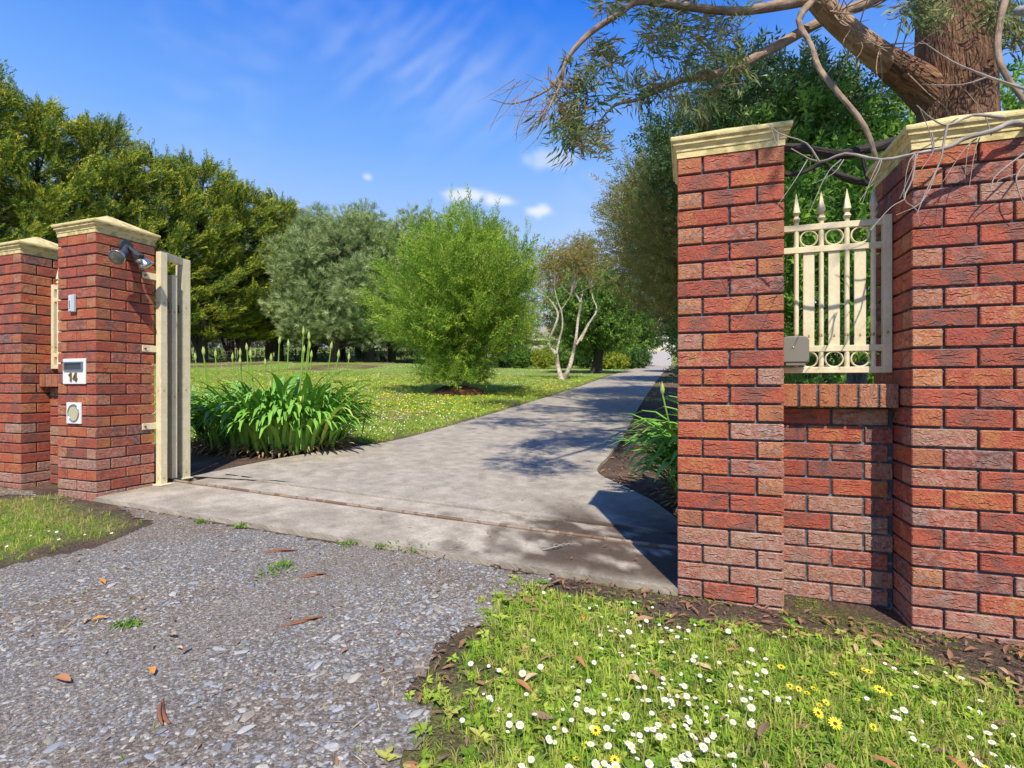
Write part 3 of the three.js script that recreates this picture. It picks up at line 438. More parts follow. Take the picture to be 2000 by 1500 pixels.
{ // gate receiver box on a stub from the driveway pillar
  const c = Rf(0.545, 0.17), g = thing('receiver_box', 'rounded taupe plastic receiver box beside the spear panel', 'receiver box', [c.x, 1.105, c.z], -TR);
  const mat = new THREE.MeshStandardMaterial({ color: COL(128, 122, 108), roughness: 0.5 });
  const sh = new THREE.Shape(); const w = 0.052, h = 0.058, r = 0.022; sh.moveTo(-w, -h); sh.lineTo(w, -h); sh.lineTo(w, h - r); sh.quadraticCurveTo(w, h, w - r, h); sh.lineTo(-w + r, h); sh.quadraticCurveTo(-w, h, -w, h - r); sh.closePath();
  const b = part('housing', new THREE.ExtrudeGeometry(sh, { depth: 0.05, bevelEnabled: true, bevelSize: 0.006, bevelThickness: 0.006, bevelSegments: 3, curveSegments: 8 }), mat, g); b.position.set(0, 0.064, -0.03);
  const st = part('stub', cyl(0.012, 0.012, 0.07, 10).rotateZ(Math.PI / 2), darkMat, g); st.position.set(-0.05, 0.0, -0.02); const k = part('screw', cyl(0.003, 0.003, 0.004, 8).rotateX(Math.PI / 2), whiteMat, g); k.position.set(-0.012, 0.075, 0.028);
  const bs = part('base', uvM(chamferBox(0.09, 0.02, 0.05, 0.003)), mat, g); bs.position.set(0, -0.006, -0.005);
}

// ------------------------------------------------------------------ foliage shapes (one leaf or needle spray, +z is its growing direction)
function leafGeo(L, W, bend = 0.15, fold = 0.25) { // six-sided blade with a folded midrib, root at the origin
  const P = [[0, 0, 0], [-W / 2, W * fold, L * 0.4], [W / 2, W * fold, L * 0.4], [0, 0, L * 0.45], [0, -bend * L, L]], I = [0, 1, 3, 0, 3, 2, 1, 4, 3, 3, 4, 2];
  const g = new THREE.BufferGeometry(); g.setAttribute('position', new THREE.Float32BufferAttribute(P.flat(), 3)); g.setIndex(I); const n = g.toNonIndexed(); n.computeVertexNormals(); return n;
}
const dirQ = (d, roll = 0) => new THREE.Quaternion().setFromUnitVectors(V(0, 0, 1), d.clone().normalize()).multiply(new THREE.Quaternion().setFromAxisAngle(V(0, 0, 1), roll));
function put(g, p, d, s = 1, roll = 0) { return g.clone().applyMatrix4(new THREE.Matrix4().compose(p, dirQ(d, roll), V(s, s, s))); }
function spray(seed, n, make) { const r = RNG(seed), list = []; for (let k = 0; k < n; k++) list.push(make(k / n, r, k)); return merge(list); }
const SPRAY = {
  cypress: [11, 12, 13].map((s) => spray(s, 26, (t, r) => { const a = r() * 6.28, side = rr(0.35, 0.9, r); return put(leafGeo(rr(0.12, 0.24, r), rr(0.03, 0.055, r), 0.1, 0.1), V(gauss(r) * 0.05, gauss(r) * 0.04, t * 0.72), V(Math.cos(a) * side, Math.sin(a) * side * 0.7 + 0.15, rr(0.5, 1, r)), 1, r() * 6.28); })),
  pine: [21, 22].map((s) => spray(s, 26, (t, r) => { const a = r() * 6.28, q = rr(0.25, 1.1, r); return put(leafGeo(rr(0.2, 0.34, r), 0.02, 0.12, 0), V(0, 0, t * 0.3), V(Math.cos(a) * q, Math.sin(a) * q, rr(0.5, 1, r)), 1, r() * 6.28); })),
  willow: [31, 32, 33].map((s) => spray(s, 18, (t, r, k) => { const a = k * 2.4 + r(); return put(leafGeo(rr(0.08, 0.14, r), rr(0.02, 0.03, r), 0.25, 0.2), V(Math.sin(t * 2) * 0.03, -0.03 * t * t, t * 0.5), V(Math.cos(a) * 0.8, Math.sin(a) * 0.8, 0.8), 1, r() * 6.28); })),
  broad: [41, 42, 43].map((s) => spray(s, 11, (t, r, k) => { const a = k * 2.4 + r() * 0.6; return put(leafGeo(rr(0.06, 0.1, r), rr(0.03, 0.045, r), 0.25, 0.15), V(gauss(r) * 0.01, gauss(r) * 0.01, t * 0.22), V(Math.cos(a), Math.sin(a), rr(0.2, 0.8, r)), 1, r() * 6.28); })),
  bay: [51, 52].map((s) => spray(s, 14, (t, r, k) => { const a = k * 2.4 + r() * 0.6; return put(leafGeo(rr(0.055, 0.085, r), rr(0.018, 0.026, r), 0.12, 0.15), V(0, 0, t * 0.2), V(Math.cos(a) * 0.8, Math.sin(a) * 0.8, 0.75), 1, r() * 6.28); })),
  gum: [61, 62, 63].map((s) => spray(s, 11, (t, r) => put(leafGeo(rr(0.07, 0.12, r), rr(0.013, 0.02, r), rr(-0.2, 0.3, r), 0.1), V(gauss(r) * 0.06, -t * 0.1 + gauss(r) * 0.03, gauss(r) * 0.06), V(gauss(r) * 0.45, -1, gauss(r) * 0.45), 1, r() * 6.28))),
  feather: [71, 72, 73].map((s) => spray(s, 22, (t, r) => { const a = r() * 6.28; return put(leafGeo(rr(0.1, 0.22, r), 0.012, 0.15, 0), V(gauss(r) * 0.03, gauss(r) * 0.03, t * 0.5), V(Math.cos(a) * 0.55, Math.sin(a) * 0.55, 1), 1, r() * 6.28); })),
};
const leafMat = (rough = 1, through = 0.3) => new THREE.MeshPhysicalMaterial({ color: 0xffffff, roughness: rough, transmission: through, thickness: 0, side: THREE.DoubleSide, specularIntensity: 0.3 });
const glossMat = new THREE.MeshStandardMaterial({ color: 0xffffff, roughness: 0.42, side: THREE.DoubleSide });
const MATT = leafMat(1, 0.3), THIN = leafMat(1, 0.45), DULL = new THREE.MeshStandardMaterial({ color: 0xffffff, roughness: 0.9, side: THREE.DoubleSide });
const barkTex = (a, b, sx, sy) => { const t = tex(512, 512, (i, j) => { const n = fbm(i / sx, j / sy, 5, Math.round(512 / sx)), f = fbm(i / 5 + 40, j / 22, 3, 102); const k = clamp(n * 1.5 - 0.3 + (f - 0.5) * 0.6); return a.map((v, q) => lerp(v, b[q], k)); }); return t; };
const barkBump = tex(512, 512, (i, j) => { const v = 255 * clamp(fbm(i / 9, j / 40, 5, 57) * 1.4 - 0.2); return [v, v, v]; }, false);
const bark = (a, b, sx = 12, sy = 60, bump = 0.02) => new THREE.MeshStandardMaterial({ map: barkTex(a, b, sx, sy), bumpMap: barkBump, bumpScale: bump, roughness: 0.95 });
const BARK = { cypress: bark([104, 92, 82], [70, 60, 54]), grey: bark([164, 152, 136], [112, 102, 90]), dark: bark([70, 60, 52], [44, 38, 34]), paper: bark([216, 208, 194], [150, 122, 100], 30, 24, 0.008), gum: bark([158, 116, 86], [88, 62, 46], 16, 120, 0.04), limb: bark([188, 156, 124], [126, 94, 72], 26, 90, 0.012), smooth: bark([176, 152, 128], [120, 98, 80], 60, 30, 0.004), twig: bark([182, 174, 164], [130, 120, 110], 30, 30, 0.002) };
const pick = (r, list) => list[(r() * list.length) | 0];
const tint = (r, list, v = 0.12) => { const c = pick(r, list), k = 1 + (r() - 0.5) * 2 * v; return new THREE.Color().setRGB(lin(c[0] / 255) * k, lin(c[1] / 255) * k, lin(c[2] / 255) * k); };
class Crown { // collects sprays, then becomes one crown per spray shape
  constructor(seed) { this.r = RNG(seed); this.m = []; this.c = []; }
  add(p, d, s, cols) { this.m.push(new THREE.Matrix4().compose(p, dirQ(d, this.r() * 6.28), V(s, s, s))); this.c.push(tint(this.r, cols)); }
  blob(c, rad, n, s, cols, up = 0.35, shell = 0.55) { const r = this.r; for (let k = 0; k < n; k++) { const d = V(gauss(r), gauss(r), gauss(r)).normalize(), q = Math.pow(r(), shell); this.add(V(c.x + d.x * rad.x * q, c.y + d.y * rad.y * q, c.z + d.z * rad.z * q), V(d.x + gauss(r) * 0.4, d.y * 0.7 + up + gauss(r) * 0.3, d.z + gauss(r) * 0.4), s * rr(0.7, 1.3, r), cols); } }
  build(geos, mat, parent, name = 'crown') {
    const bins = geos.map(() => [[], []]); this.m.forEach((q, i) => { bins[i % geos.length][0].push(q); bins[i % geos.length][1].push(this.c[i]); });
    geos.forEach((g, k) => bins[k][0].length && instanced(name, g, mat, bins[k][0], bins[k][1], parent));
  }
}
const spot = (x, d) => { const X = (x - 1000) / 1020 * d; return V(X, gy(X, -d), -d); };        // on the ground, d metres in front of the gateway view
const P3 = (x, y, d) => V((x - 1000) / 1020 * d, 1 + (750 - y) / 1020 * d, -d);

// ------------------------------------------------------------------ cypress row
const CY = [[176, 182, 56], [140, 158, 48], [88, 116, 40], [196, 190, 66], [70, 98, 38], [112, 138, 44]];
function cypress(label, base, H, rad, seed, cols = CY, N = 84, thick = 1, group = 'cypress trees in a row along the lawn') {
  const g = thing('cypress_tree', label, 'tree', [base.x, base.y - 0.15, base.z], 0, group), r = RNG(seed), C = new Crown(seed + 7), limbs = [];
  const lean = V(gauss(r) * 0.4, 0, gauss(r) * 0.4); const tr = [V(0, 0, 0), V(lean.x * 0.2, H * 0.25, lean.z * 0.2), V(lean.x * 0.6, H * 0.6, lean.z * 0.6), V(lean.x, H * 0.96, lean.z)];
  limbs.push(limb(tr, [0.48, 0.36, 0.2, 0.03], 9, true, 0.12)); for (let k = 0; k < 2; k++) { const a = r() * 6.28; limbs.push(limb([V(0, 0.5, 0), V(Math.cos(a) * 0.8, 2.4, Math.sin(a) * 0.8), V(Math.cos(a) * 1.6, H * 0.45, Math.sin(a) * 1.6)], [0.22, 0.17, 0.06], 7)); }
  for (let k = 0; k < N; k++) {
    const f = (k + r()) / N, h = lerp(2.4, H * 0.98, Math.pow(f, 0.9)), a = k * 2.399 + r() * 0.9, prof = f < 0.12 ? 0.75 + f * 2 : Math.pow(1 - f, 0.62) + 0.16, L = rad * prof * rr(0.6, 1.28, r), rise = lerp(0.05, 1.0, f) * rr(0.6, 1.3, r);
    const b = V(lean.x * h / H, h - L * rise * 0.35, lean.z * h / H), e = V(b.x + Math.cos(a) * L, h + L * rise * 0.55, b.z + Math.sin(a) * L), mid = b.clone().lerp(e, 0.5); mid.y -= L * 0.1;
    limbs.push(limb([b, mid, e], [0.08 * (1 - f) + 0.035, 0.045, 0.012], 5, false)); const dir = e.clone().sub(mid).normalize(), n = Math.round((46 + L * 24) * thick);
    for (let q = 0; q < n; q++) { const t = Math.pow(r(), 0.75), p = t < 0.5 ? b.clone().lerp(mid, t * 2) : mid.clone().lerp(e, t * 2 - 1), w = 0.24 + 0.42 * (1 - Math.abs(t - 0.6)); p.add(V(gauss(r) * w, gauss(r) * w * 0.5 + 0.08, gauss(r) * w)); if (t > 0.34) C.add(p, V(dir.x + gauss(r) * 0.4, dir.y * 0.5 + 0.2 + gauss(r) * 0.25, dir.z + gauss(r) * 0.4), rr(0.75, 1.25, r), cols); }
    for (let q = 0; q < (f > 0.55 ? 5 + Math.floor(r() * 14) : 8); q++) C.add(e.clone().add(V(gauss(r) * (0.16 - q * 0.006), q * 0.13 - 0.25, gauss(r) * (0.16 - q * 0.006))), V(dir.x * 0.5 + gauss(r) * 0.2, 1, dir.z * 0.5 + gauss(r) * 0.2), rr(0.6, 0.9, r), cols);
  }
  part('trunk', merge(limbs), BARK.cypress, g); C.build(SPRAY.cypress, DULL, g);
}
[[-60, 33, 18.5, 5], [75, 36.5, 18.3, 5], [195, 40, 18.2, 4.8], [300, 43.5, 17.0, 4.8], [395, 47, 17.6, 4.8], [475, 51, 16.6, 4.6], [545, 55, 16.8, 4.6], [610, 59, 15.6, 4.4], [668, 64, 16.2, 4.2]].forEach(([x, d, h, rd], i) => cypress(['tall golden cypress rising behind the outer brick pillar', 'tall golden cypress in the row along the lawn', 'tall golden cypress in the row along the lawn', 'tall golden cypress in the row along the lawn', 'tall golden cypress in the row along the lawn', 'tall golden cypress in the row along the lawn', 'tall golden cypress in the row along the lawn', 'tall golden cypress in the row along the lawn', 'golden cypress at the far end of the row beside the pines'][i], spot(x, d), h, rd, 300 + i * 13));

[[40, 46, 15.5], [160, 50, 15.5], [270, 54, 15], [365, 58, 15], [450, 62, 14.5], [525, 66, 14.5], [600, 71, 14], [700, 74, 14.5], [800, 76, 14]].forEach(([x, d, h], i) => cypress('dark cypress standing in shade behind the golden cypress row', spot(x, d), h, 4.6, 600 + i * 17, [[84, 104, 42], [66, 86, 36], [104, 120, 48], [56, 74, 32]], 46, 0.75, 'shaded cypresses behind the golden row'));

// ------------------------------------------------------------------ pines
const PI = [[150, 166, 104], [122, 142, 82], [174, 188, 128], [102, 124, 68]];
function pine(label, base, H, rad, seed) {
  const g = thing('pine_tree', label, 'tree', [base.x, base.y - 0.1, base.z], 0, 'grey green pines beyond the lawn'), r = RNG(seed), C = new Crown(seed + 3), S = new Crown(seed + 5), limbs = [limb([V(0, 0, 0), V(0.2, H * 0.3, 0.1), V(0.3, H * 0.7, 0), V(0.2, H * 0.9, 0)], [0.42, 0.34, 0.2, 0.06], 9, true, 0.1)];
  for (let k = 0; k < 54; k++) {
    const f = (k + r()) / 54, y = lerp(0.17, 0.93, f), a = k * 2.4 + r(), q = Math.sqrt(Math.max(0, 1 - Math.pow((y - 0.5) / 0.5, 2))) * rad * rr(0.75, 1.05, r), c = V(Math.cos(a) * q * 0.82, y * H, Math.sin(a) * q * 0.82), s = rr(1.0, 1.6, r) * rad / 5.4;
    limbs.push(limb([V(0.2, y * H - q * 0.35, 0), c.clone().multiplyScalar(0.5).setY(y * H - q * 0.15), c], [0.1, 0.06, 0.02], 5, false)); C.blob(c, V(s * 1.1, s * 0.85, s * 1.1), 125, 1.35, PI, 0.45, 0.42);
    for (let m = 0; m < 12; m++) { const d = V(gauss(r), Math.abs(gauss(r)) + 0.4, gauss(r)).normalize(); S.add(V(c.x + d.x * s * 1.1, c.y + d.y * s * 0.85, c.z + d.z * s * 1.1), V(gauss(r) * 0.12, 1, gauss(r) * 0.12), rr(0.7, 1.2, r), [[186, 192, 142], [166, 178, 126]]); }
  }
  part('trunk', merge(limbs), BARK.cypress, g); C.build(SPRAY.pine, DULL, g); S.build([spray(25, 8, (t, q) => put(leafGeo(0.12, 0.03, 0, 0), V(0, 0, t * 0.32), V(gauss(q) * 0.5, gauss(q) * 0.5, 1), 1, q() * 6))], DULL, g, 'shoots');
}
pine('bushy grey green pine with pale candles beside the cypress row', spot(655, 47), 13.4, 5.6, 900);
pine('slender grey green pine squeezed beside the bushy pine', spot(722, 50), 13.6, 4.6, 911);
pine('tall grey green pine standing between the bushy pine and willow', spot(765, 54), 15.6, 6.6, 921);
pine('grey green pine showing over the top of the willow', spot(915, 58), 16.6, 8.0, 942);

// ------------------------------------------------------------------ willow on the lawn
{
  const b = spot(905, 16.8), g = thing('willow_tree', 'bright green bushy willow on a red soil mound', 'tree', [b.x, b.y, b.z]), r = RNG(1201), C = new Crown(1202), stems = [], col = [[166, 192, 66], [138, 172, 54], [112, 150, 46], [184, 202, 86]];
  stems.push(limb([V(0.22, -0.1, 0), V(0.12, 0.35, 0), V(0, 0.8, 0), V(-0.1, 1.5, 0), V(0, 3, 0.1)], [0.22, 0.15, 0.13, 0.1, 0.04], 9, true, 0.2));
  for (let k = 0; k < 80; k++) {
    const a = k * 2.399, el = lerp(-0.28, 1.45, Math.pow((k + 0.5) / 80, 0.8)) + gauss(r) * 0.08, Lr = 2.85 * rr(0.78, 1.08, r) * (0.72 + 0.5 * vn(Math.cos(a) * 1.6 + 5, Math.sin(a) * 1.6 + el * 2.2 + 9)) * (el > 1.1 ? 1.02 : 1), d = V(Math.cos(a) * Math.cos(el), Math.sin(el), Math.sin(a) * Math.cos(el)), s = V(-0.05 + gauss(r) * 0.06, rr(0.5, 1.7, r), gauss(r) * 0.06);
    const e = V(d.x * Lr, 2.72 + d.y * Lr * 0.92 - (el < 0.1 ? 0.35 : 0), d.z * Lr), mid = s.clone().lerp(e, 0.5).add(V(gauss(r) * 0.12, 0.18, gauss(r) * 0.12)); if (e.y < 0.45) e.y = 0.45 + r() * 0.3;
    stems.push(limb([s, mid, e], [0.035, 0.02, 0.006], 5, false)); const dir = e.clone().sub(mid).normalize();
    for (let q = 0; q < 92; q++) { const t = Math.pow(r(), 0.7), p = t < 0.5 ? s.clone().lerp(mid, t * 2) : mid.clone().lerp(e, t * 2 - 1); if (t < 0.3) continue; const w = 0.2 + 0.14 * t; p.add(V(gauss(r) * w, gauss(r) * w, gauss(r) * w)); C.add(p, V(dir.x + gauss(r) * 0.8, dir.y * 0.7 + 0.12 + gauss(r) * 0.6, dir.z + gauss(r) * 0.8), rr(0.85, 1.35, r), col); }
    if (el > 0.55 && k % 3 === 0) for (let q = 0; q < 9; q++) C.add(e.clone().add(V(gauss(r) * 0.04, q * 0.1, gauss(r) * 0.04)), V(gauss(r) * 0.3, 1, gauss(r) * 0.3), rr(0.6, 0.9, r), col);
  }
  for (let k = 0; k < 900; k++) { const a = r() * 6.28, q = Math.sqrt(r()) * 1.15; C.add(V(Math.cos(a) * q - 0.25, rr(0.35, 1.7, r), Math.sin(a) * q + 0.3), V(gauss(r), rr(-0.4, 0.8, r), gauss(r)), rr(0.7, 1.1, r), col); }
  part('trunk', merge(stems), BARK.grey, g); C.build(SPRAY.willow, THIN, g);
  const mp = spot(893, 16.55), mg = new THREE.SphereGeometry(1, 28, 10, 0, 6.2832, 0, 1.57), pos = mg.attributes.position; for (let i = 0; i < pos.count; i++) { const x = pos.getX(i), y = pos.getY(i), z = pos.getZ(i), n = fbm(x * 3 + 5, z * 3 + 5, 3); pos.setXYZ(i, x * (0.75 + n * 0.3), y * (0.16 + n * 0.22) - 0.03, z * (0.5 + n * 0.2)); } mg.computeVertexNormals();
  const m = thing('root_mound', 'low mound of red soil and roots under the willow', 'soil mound', [mp.x, mp.y, mp.z]); part('soil', mg, new THREE.MeshStandardMaterial({ color: COL(122, 76, 54), bumpMap: grainBump, bumpScale: 0.03, roughness: 1 }), m);
  for (let k = 0; k < 7; k++) { const a = 2 + k * 0.5 + r() * 0.3; part('root', limb([V(0.3, 0.22, -0.1), V(Math.cos(a) * 0.4, 0.24, Math.sin(a) * 0.3), V(Math.cos(a) * 0.85, 0.02, Math.sin(a) * 0.6)], [0.05, 0.035, 0.015], 6), BARK.dark, m); }
}
// ------------------------------------------------------------------ forked paperbark, oak, shrubs by the house
{
  const b = spot(1098, 27.4), g = thing('paperbark_tree', 'forked paperbark with two peeling pale trunks on the lawn', 'tree', [b.x, b.y, b.z]), r = RNG(1300), C = new Crown(1301), col = [[172, 160, 86], [148, 150, 76], [188, 166, 104], [126, 140, 66], [166, 138, 84]];
  const W = (x, y) => V((x - 1098) / 1020 * 27.4, (740 - y) / 1020 * 27.4, gauss(r) * 0.25);
  const stem = [[[1097, 742], [1090, 712], [1086, 690], [1072, 668], [1082, 640], [1090, 612], [1078, 588], [1052, 566]], [[1086, 690], [1093, 660], [1098, 640], [1097, 610], [1088, 585], [1082, 560]], [[1101, 742], [1112, 716], [1120, 690], [1124, 660], [1130, 620], [1133, 590], [1120, 566]], [[1134, 664], [1150, 630], [1165, 604], [1158, 580], [1156, 560]], [[1124, 672], [1136, 655], [1150, 628]], [[1133, 590], [1140, 560], [1138, 530]], [[1090, 612], [1104, 592], [1115, 575]]];
  const rad = [[0.19, 0.15, 0.12, 0.09, 0.07, 0.05], [0.08, 0.06, 0.035], [0.2, 0.15, 0.11, 0.09, 0.06], [0.08, 0.06, 0.03], [0.1, 0.08, 0.06], [0.05, 0.03], [0.04, 0.02]];
  const gs = stem.map((s, i) => limb(s.map((p) => W(...p)), rad[i].map((v) => v * 0.72), 8, true, 0.1)); for (const [x, y] of [[1052, 566], [1082, 560], [1120, 566], [1156, 560], [1138, 530], [1115, 575]]) for (let k = 0; k < 9; k++) { const s = W(x, y), e = s.clone().add(V(gauss(r) * 0.9, rr(0.4, 1.9, r), gauss(r) * 0.9)); gs.push(limb([s, s.clone().lerp(e, 0.5).add(V(gauss(r) * 0.15, 0, gauss(r) * 0.15)), e], [0.025, 0.016, 0.006], 5, false)); C.blob(e, V(0.55, 0.34, 0.55), 30, 0.8, col, 0.3, 0.5); }
  part('trunk', merge(gs), BARK.paper, g); for (const [x, y, s] of [[1085, 500, 0.8], [1120, 490, 0.8], [1150, 500, 0.7], [1065, 535, 0.6], [1140, 540, 0.6], [1100, 525, 0.7]]) C.blob(W(x, y - 14), V(s, s * 0.55, s), 90, 0.85, col, 0.3, 0.5); C.build(SPRAY.broad, MATT, g);
}
function roundTree(name, label, cat, base, H, rx, trunkH, tr, cols, seed, sprays, mat, sc, n, group, barkm = BARK.dark, clumps = 34) {
  const g = thing(name, label, cat, [base.x, base.y - 0.05, base.z], 0, group), r = RNG(seed), C = new Crown(seed + 1), gs = [limb([V(-tr * 0.3, -0.1, 0), V(0, trunkH * 0.3, 0), V(tr * 0.3, trunkH, 0), V(0, H * 0.75, 0)], [tr * 1.25, tr * 0.85, tr * 0.75, tr * 0.2], 10, true, 0.12)], ry = (H - trunkH * 0.75) / 2, cy = H - ry;
  for (let k = 0; k < clumps; k++) { const a = k * 2.4 + r() * 0.6, v = 1 - 2 * (k + 0.5) / clumps, q = Math.sqrt(1 - v * v), f = rr(0.62, 0.95, r), c = V(Math.cos(a) * q * rx * f, cy + v * ry * f, Math.sin(a) * q * rx * f), s = rx * rr(0.24, 0.4, r); gs.push(limb([V(0, Math.min(c.y * 0.7, trunkH + r()), 0), c.clone().multiplyScalar(0.55).setY(c.y * 0.85), c], [tr * 0.3, tr * 0.16, tr * 0.05], 5, false)); C.blob(c, V(s, s * 0.8, s), Math.round(n / clumps), sc, cols, 0.3, 0.45); }
  part('trunk', merge(gs), barkm, g); C.build(sprays, mat, g); return g;
}
const GREEN = [[116, 152, 60], [92, 128, 50], [136, 168, 74], [76, 108, 44]], DEEP = [[84, 116, 52], [68, 98, 46], [104, 134, 62], [58, 82, 40]], LIME = [[158, 170, 60], [186, 184, 62], [128, 150, 50]], OLIVE = [[172, 164, 88], [146, 148, 76], [190, 180, 108], [128, 138, 68], [164, 146, 92]];
roundTree('oak_tree', 'round green oak with a short dark trunk beside driveway', 'tree', spot(1166, 38), 7.6, 3.1, 1.9, 0.42, GREEN, 1400, SPRAY.broad, MATT, 2.3, 3600);
[[1240, 52, 1.7, 1.35, DEEP, 'clipped round green shrub beside the top of driveway'], [1195, 50, 1.3, 1.3, LIME, 'yellow green shrub between the oak and the round shrub'], [1062, 52, 1.9, 0.9, LIME, 'golden yellow shrub behind the paperbark'], [1020, 53, 2.0, 1.5, GREEN, 'loose green shrub under the willow branches near house'], [1110, 53, 2.4, 1.7, GREEN, 'green shrub directly behind the paperbark trunks'], [1146, 52, 1.9, 1.2, DEEP, 'dark green shrub tucked behind the oak trunk'], [985, 54, 2.6, 1.3, DEEP, 'dark green shrub half hidden by the willow'], [1222, 58, 3.2, 1.5, GREEN, 'tall green shrub behind the clipped round shrub']].forEach(([x, d, H, rx, cols, label], i) => roundTree('garden_shrub', label, 'shrub', spot(x, d), H, rx, 0.25, 0.06, cols, 1500 + i * 9, SPRAY.broad, MATT, 2.0, 800, 'shrubs in the garden bed below the house', BARK.dark, 18));
// trees along the far side of the driveway
roundTree('olive_tree', 'tall olive brown fine leaved tree overhanging the driveway', 'tree', spot(1395, 14.5), 7.2, 2.9, 3.2, 0.2, OLIVE, 1600, SPRAY.willow, MATT, 0.85, 8000, 'trees lining the driveway', BARK.grey, 46);
roundTree('olive_tree', 'olive fine leaved tree further along the driveway with low boughs', 'tree', spot(1400, 24), 8.4, 3.5, 2.6, 0.25, [...OLIVE, ...DEEP], 1620, SPRAY.willow, MATT, 1.3, 7000, 'trees lining the driveway', BARK.grey, 40);
roundTree('driveway_tree', 'dark green tree at the top of the driveway', 'tree', spot(1392, 38), 8.2, 3.1, 1.2, 0.3, DEEP, 1640, SPRAY.broad, MATT, 2.6, 3600, 'trees lining the driveway');
roundTree('driveway_tree', 'mid green tree behind the oak beside the forecourt', 'tree', spot(1232, 62), 8.0, 3.6, 1.2, 0.3, GREEN, 1660, SPRAY.broad, MATT, 3.0, 2600, 'trees lining the driveway');
roundTree('driveway_tree', 'brownish tree rising behind the paperbark', 'tree', spot(1130, 66), 15.5, 4.8, 3, 0.4, [...OLIVE, [140, 120, 62]], 1680, SPRAY.broad, MATT, 3.2, 3400, 'trees lining the driveway');
roundTree('driveway_tree', 'low dark green tree against the shaded driveway edge', 'tree', spot(1432, 12), 3.0, 1.35, 0.3, 0.1, GREEN, 1700, SPRAY.bay, glossMat, 1.6, 2600, 'trees lining the driveway');
const BAY = [[92, 122, 60], [74, 104, 52], [112, 140, 70], [130, 154, 84]];
roundTree('bay_tree', 'dense glossy dark green tree behind the driveway pillar cap', 'tree', spot(1490, 8.6), 6.0, 1.6, 3.9, 0.16, BAY, 1720, SPRAY.bay, glossMat, 1.25, 6500, null, BARK.dark, 50);
roundTree('olive_tree', 'slim olive fine leaved tree close behind the driveway pillar', 'tree', spot(1362, 10.2), 5.4, 1.6, 3.4, 0.09, [...OLIVE, [140, 156, 78]], 1730, SPRAY.willow, MATT, 0.62, 5200, 'trees lining the driveway', BARK.grey, 44);
[[1650, 5.6, 3.6, 0.95, 1740, 'fresh green leafy shrub growing behind the spear panel'], [1560, 7.4, 5.6, 1.1, 1750, 'fresh green sapling between dense dark tree and gum trunk'], [1790, 7.0, 5.3, 1.0, 1760, 'fresh green sapling touching the gum trunk'], [2010, 7.5, 5.8, 1.2, 1770, 'green sapling beyond the gum trunk']].forEach(([x, d, H, rx, s, label]) => roundTree('leafy_sapling', label, 'shrub', spot(x, d), H, rx, 0.5, 0.05, [[132, 176, 64], [106, 152, 54], [154, 190, 80], [84, 126, 46]], s, SPRAY.broad, THIN, 1.05, 1500, 'fresh green saplings behind the wall', BARK.grey, 30));

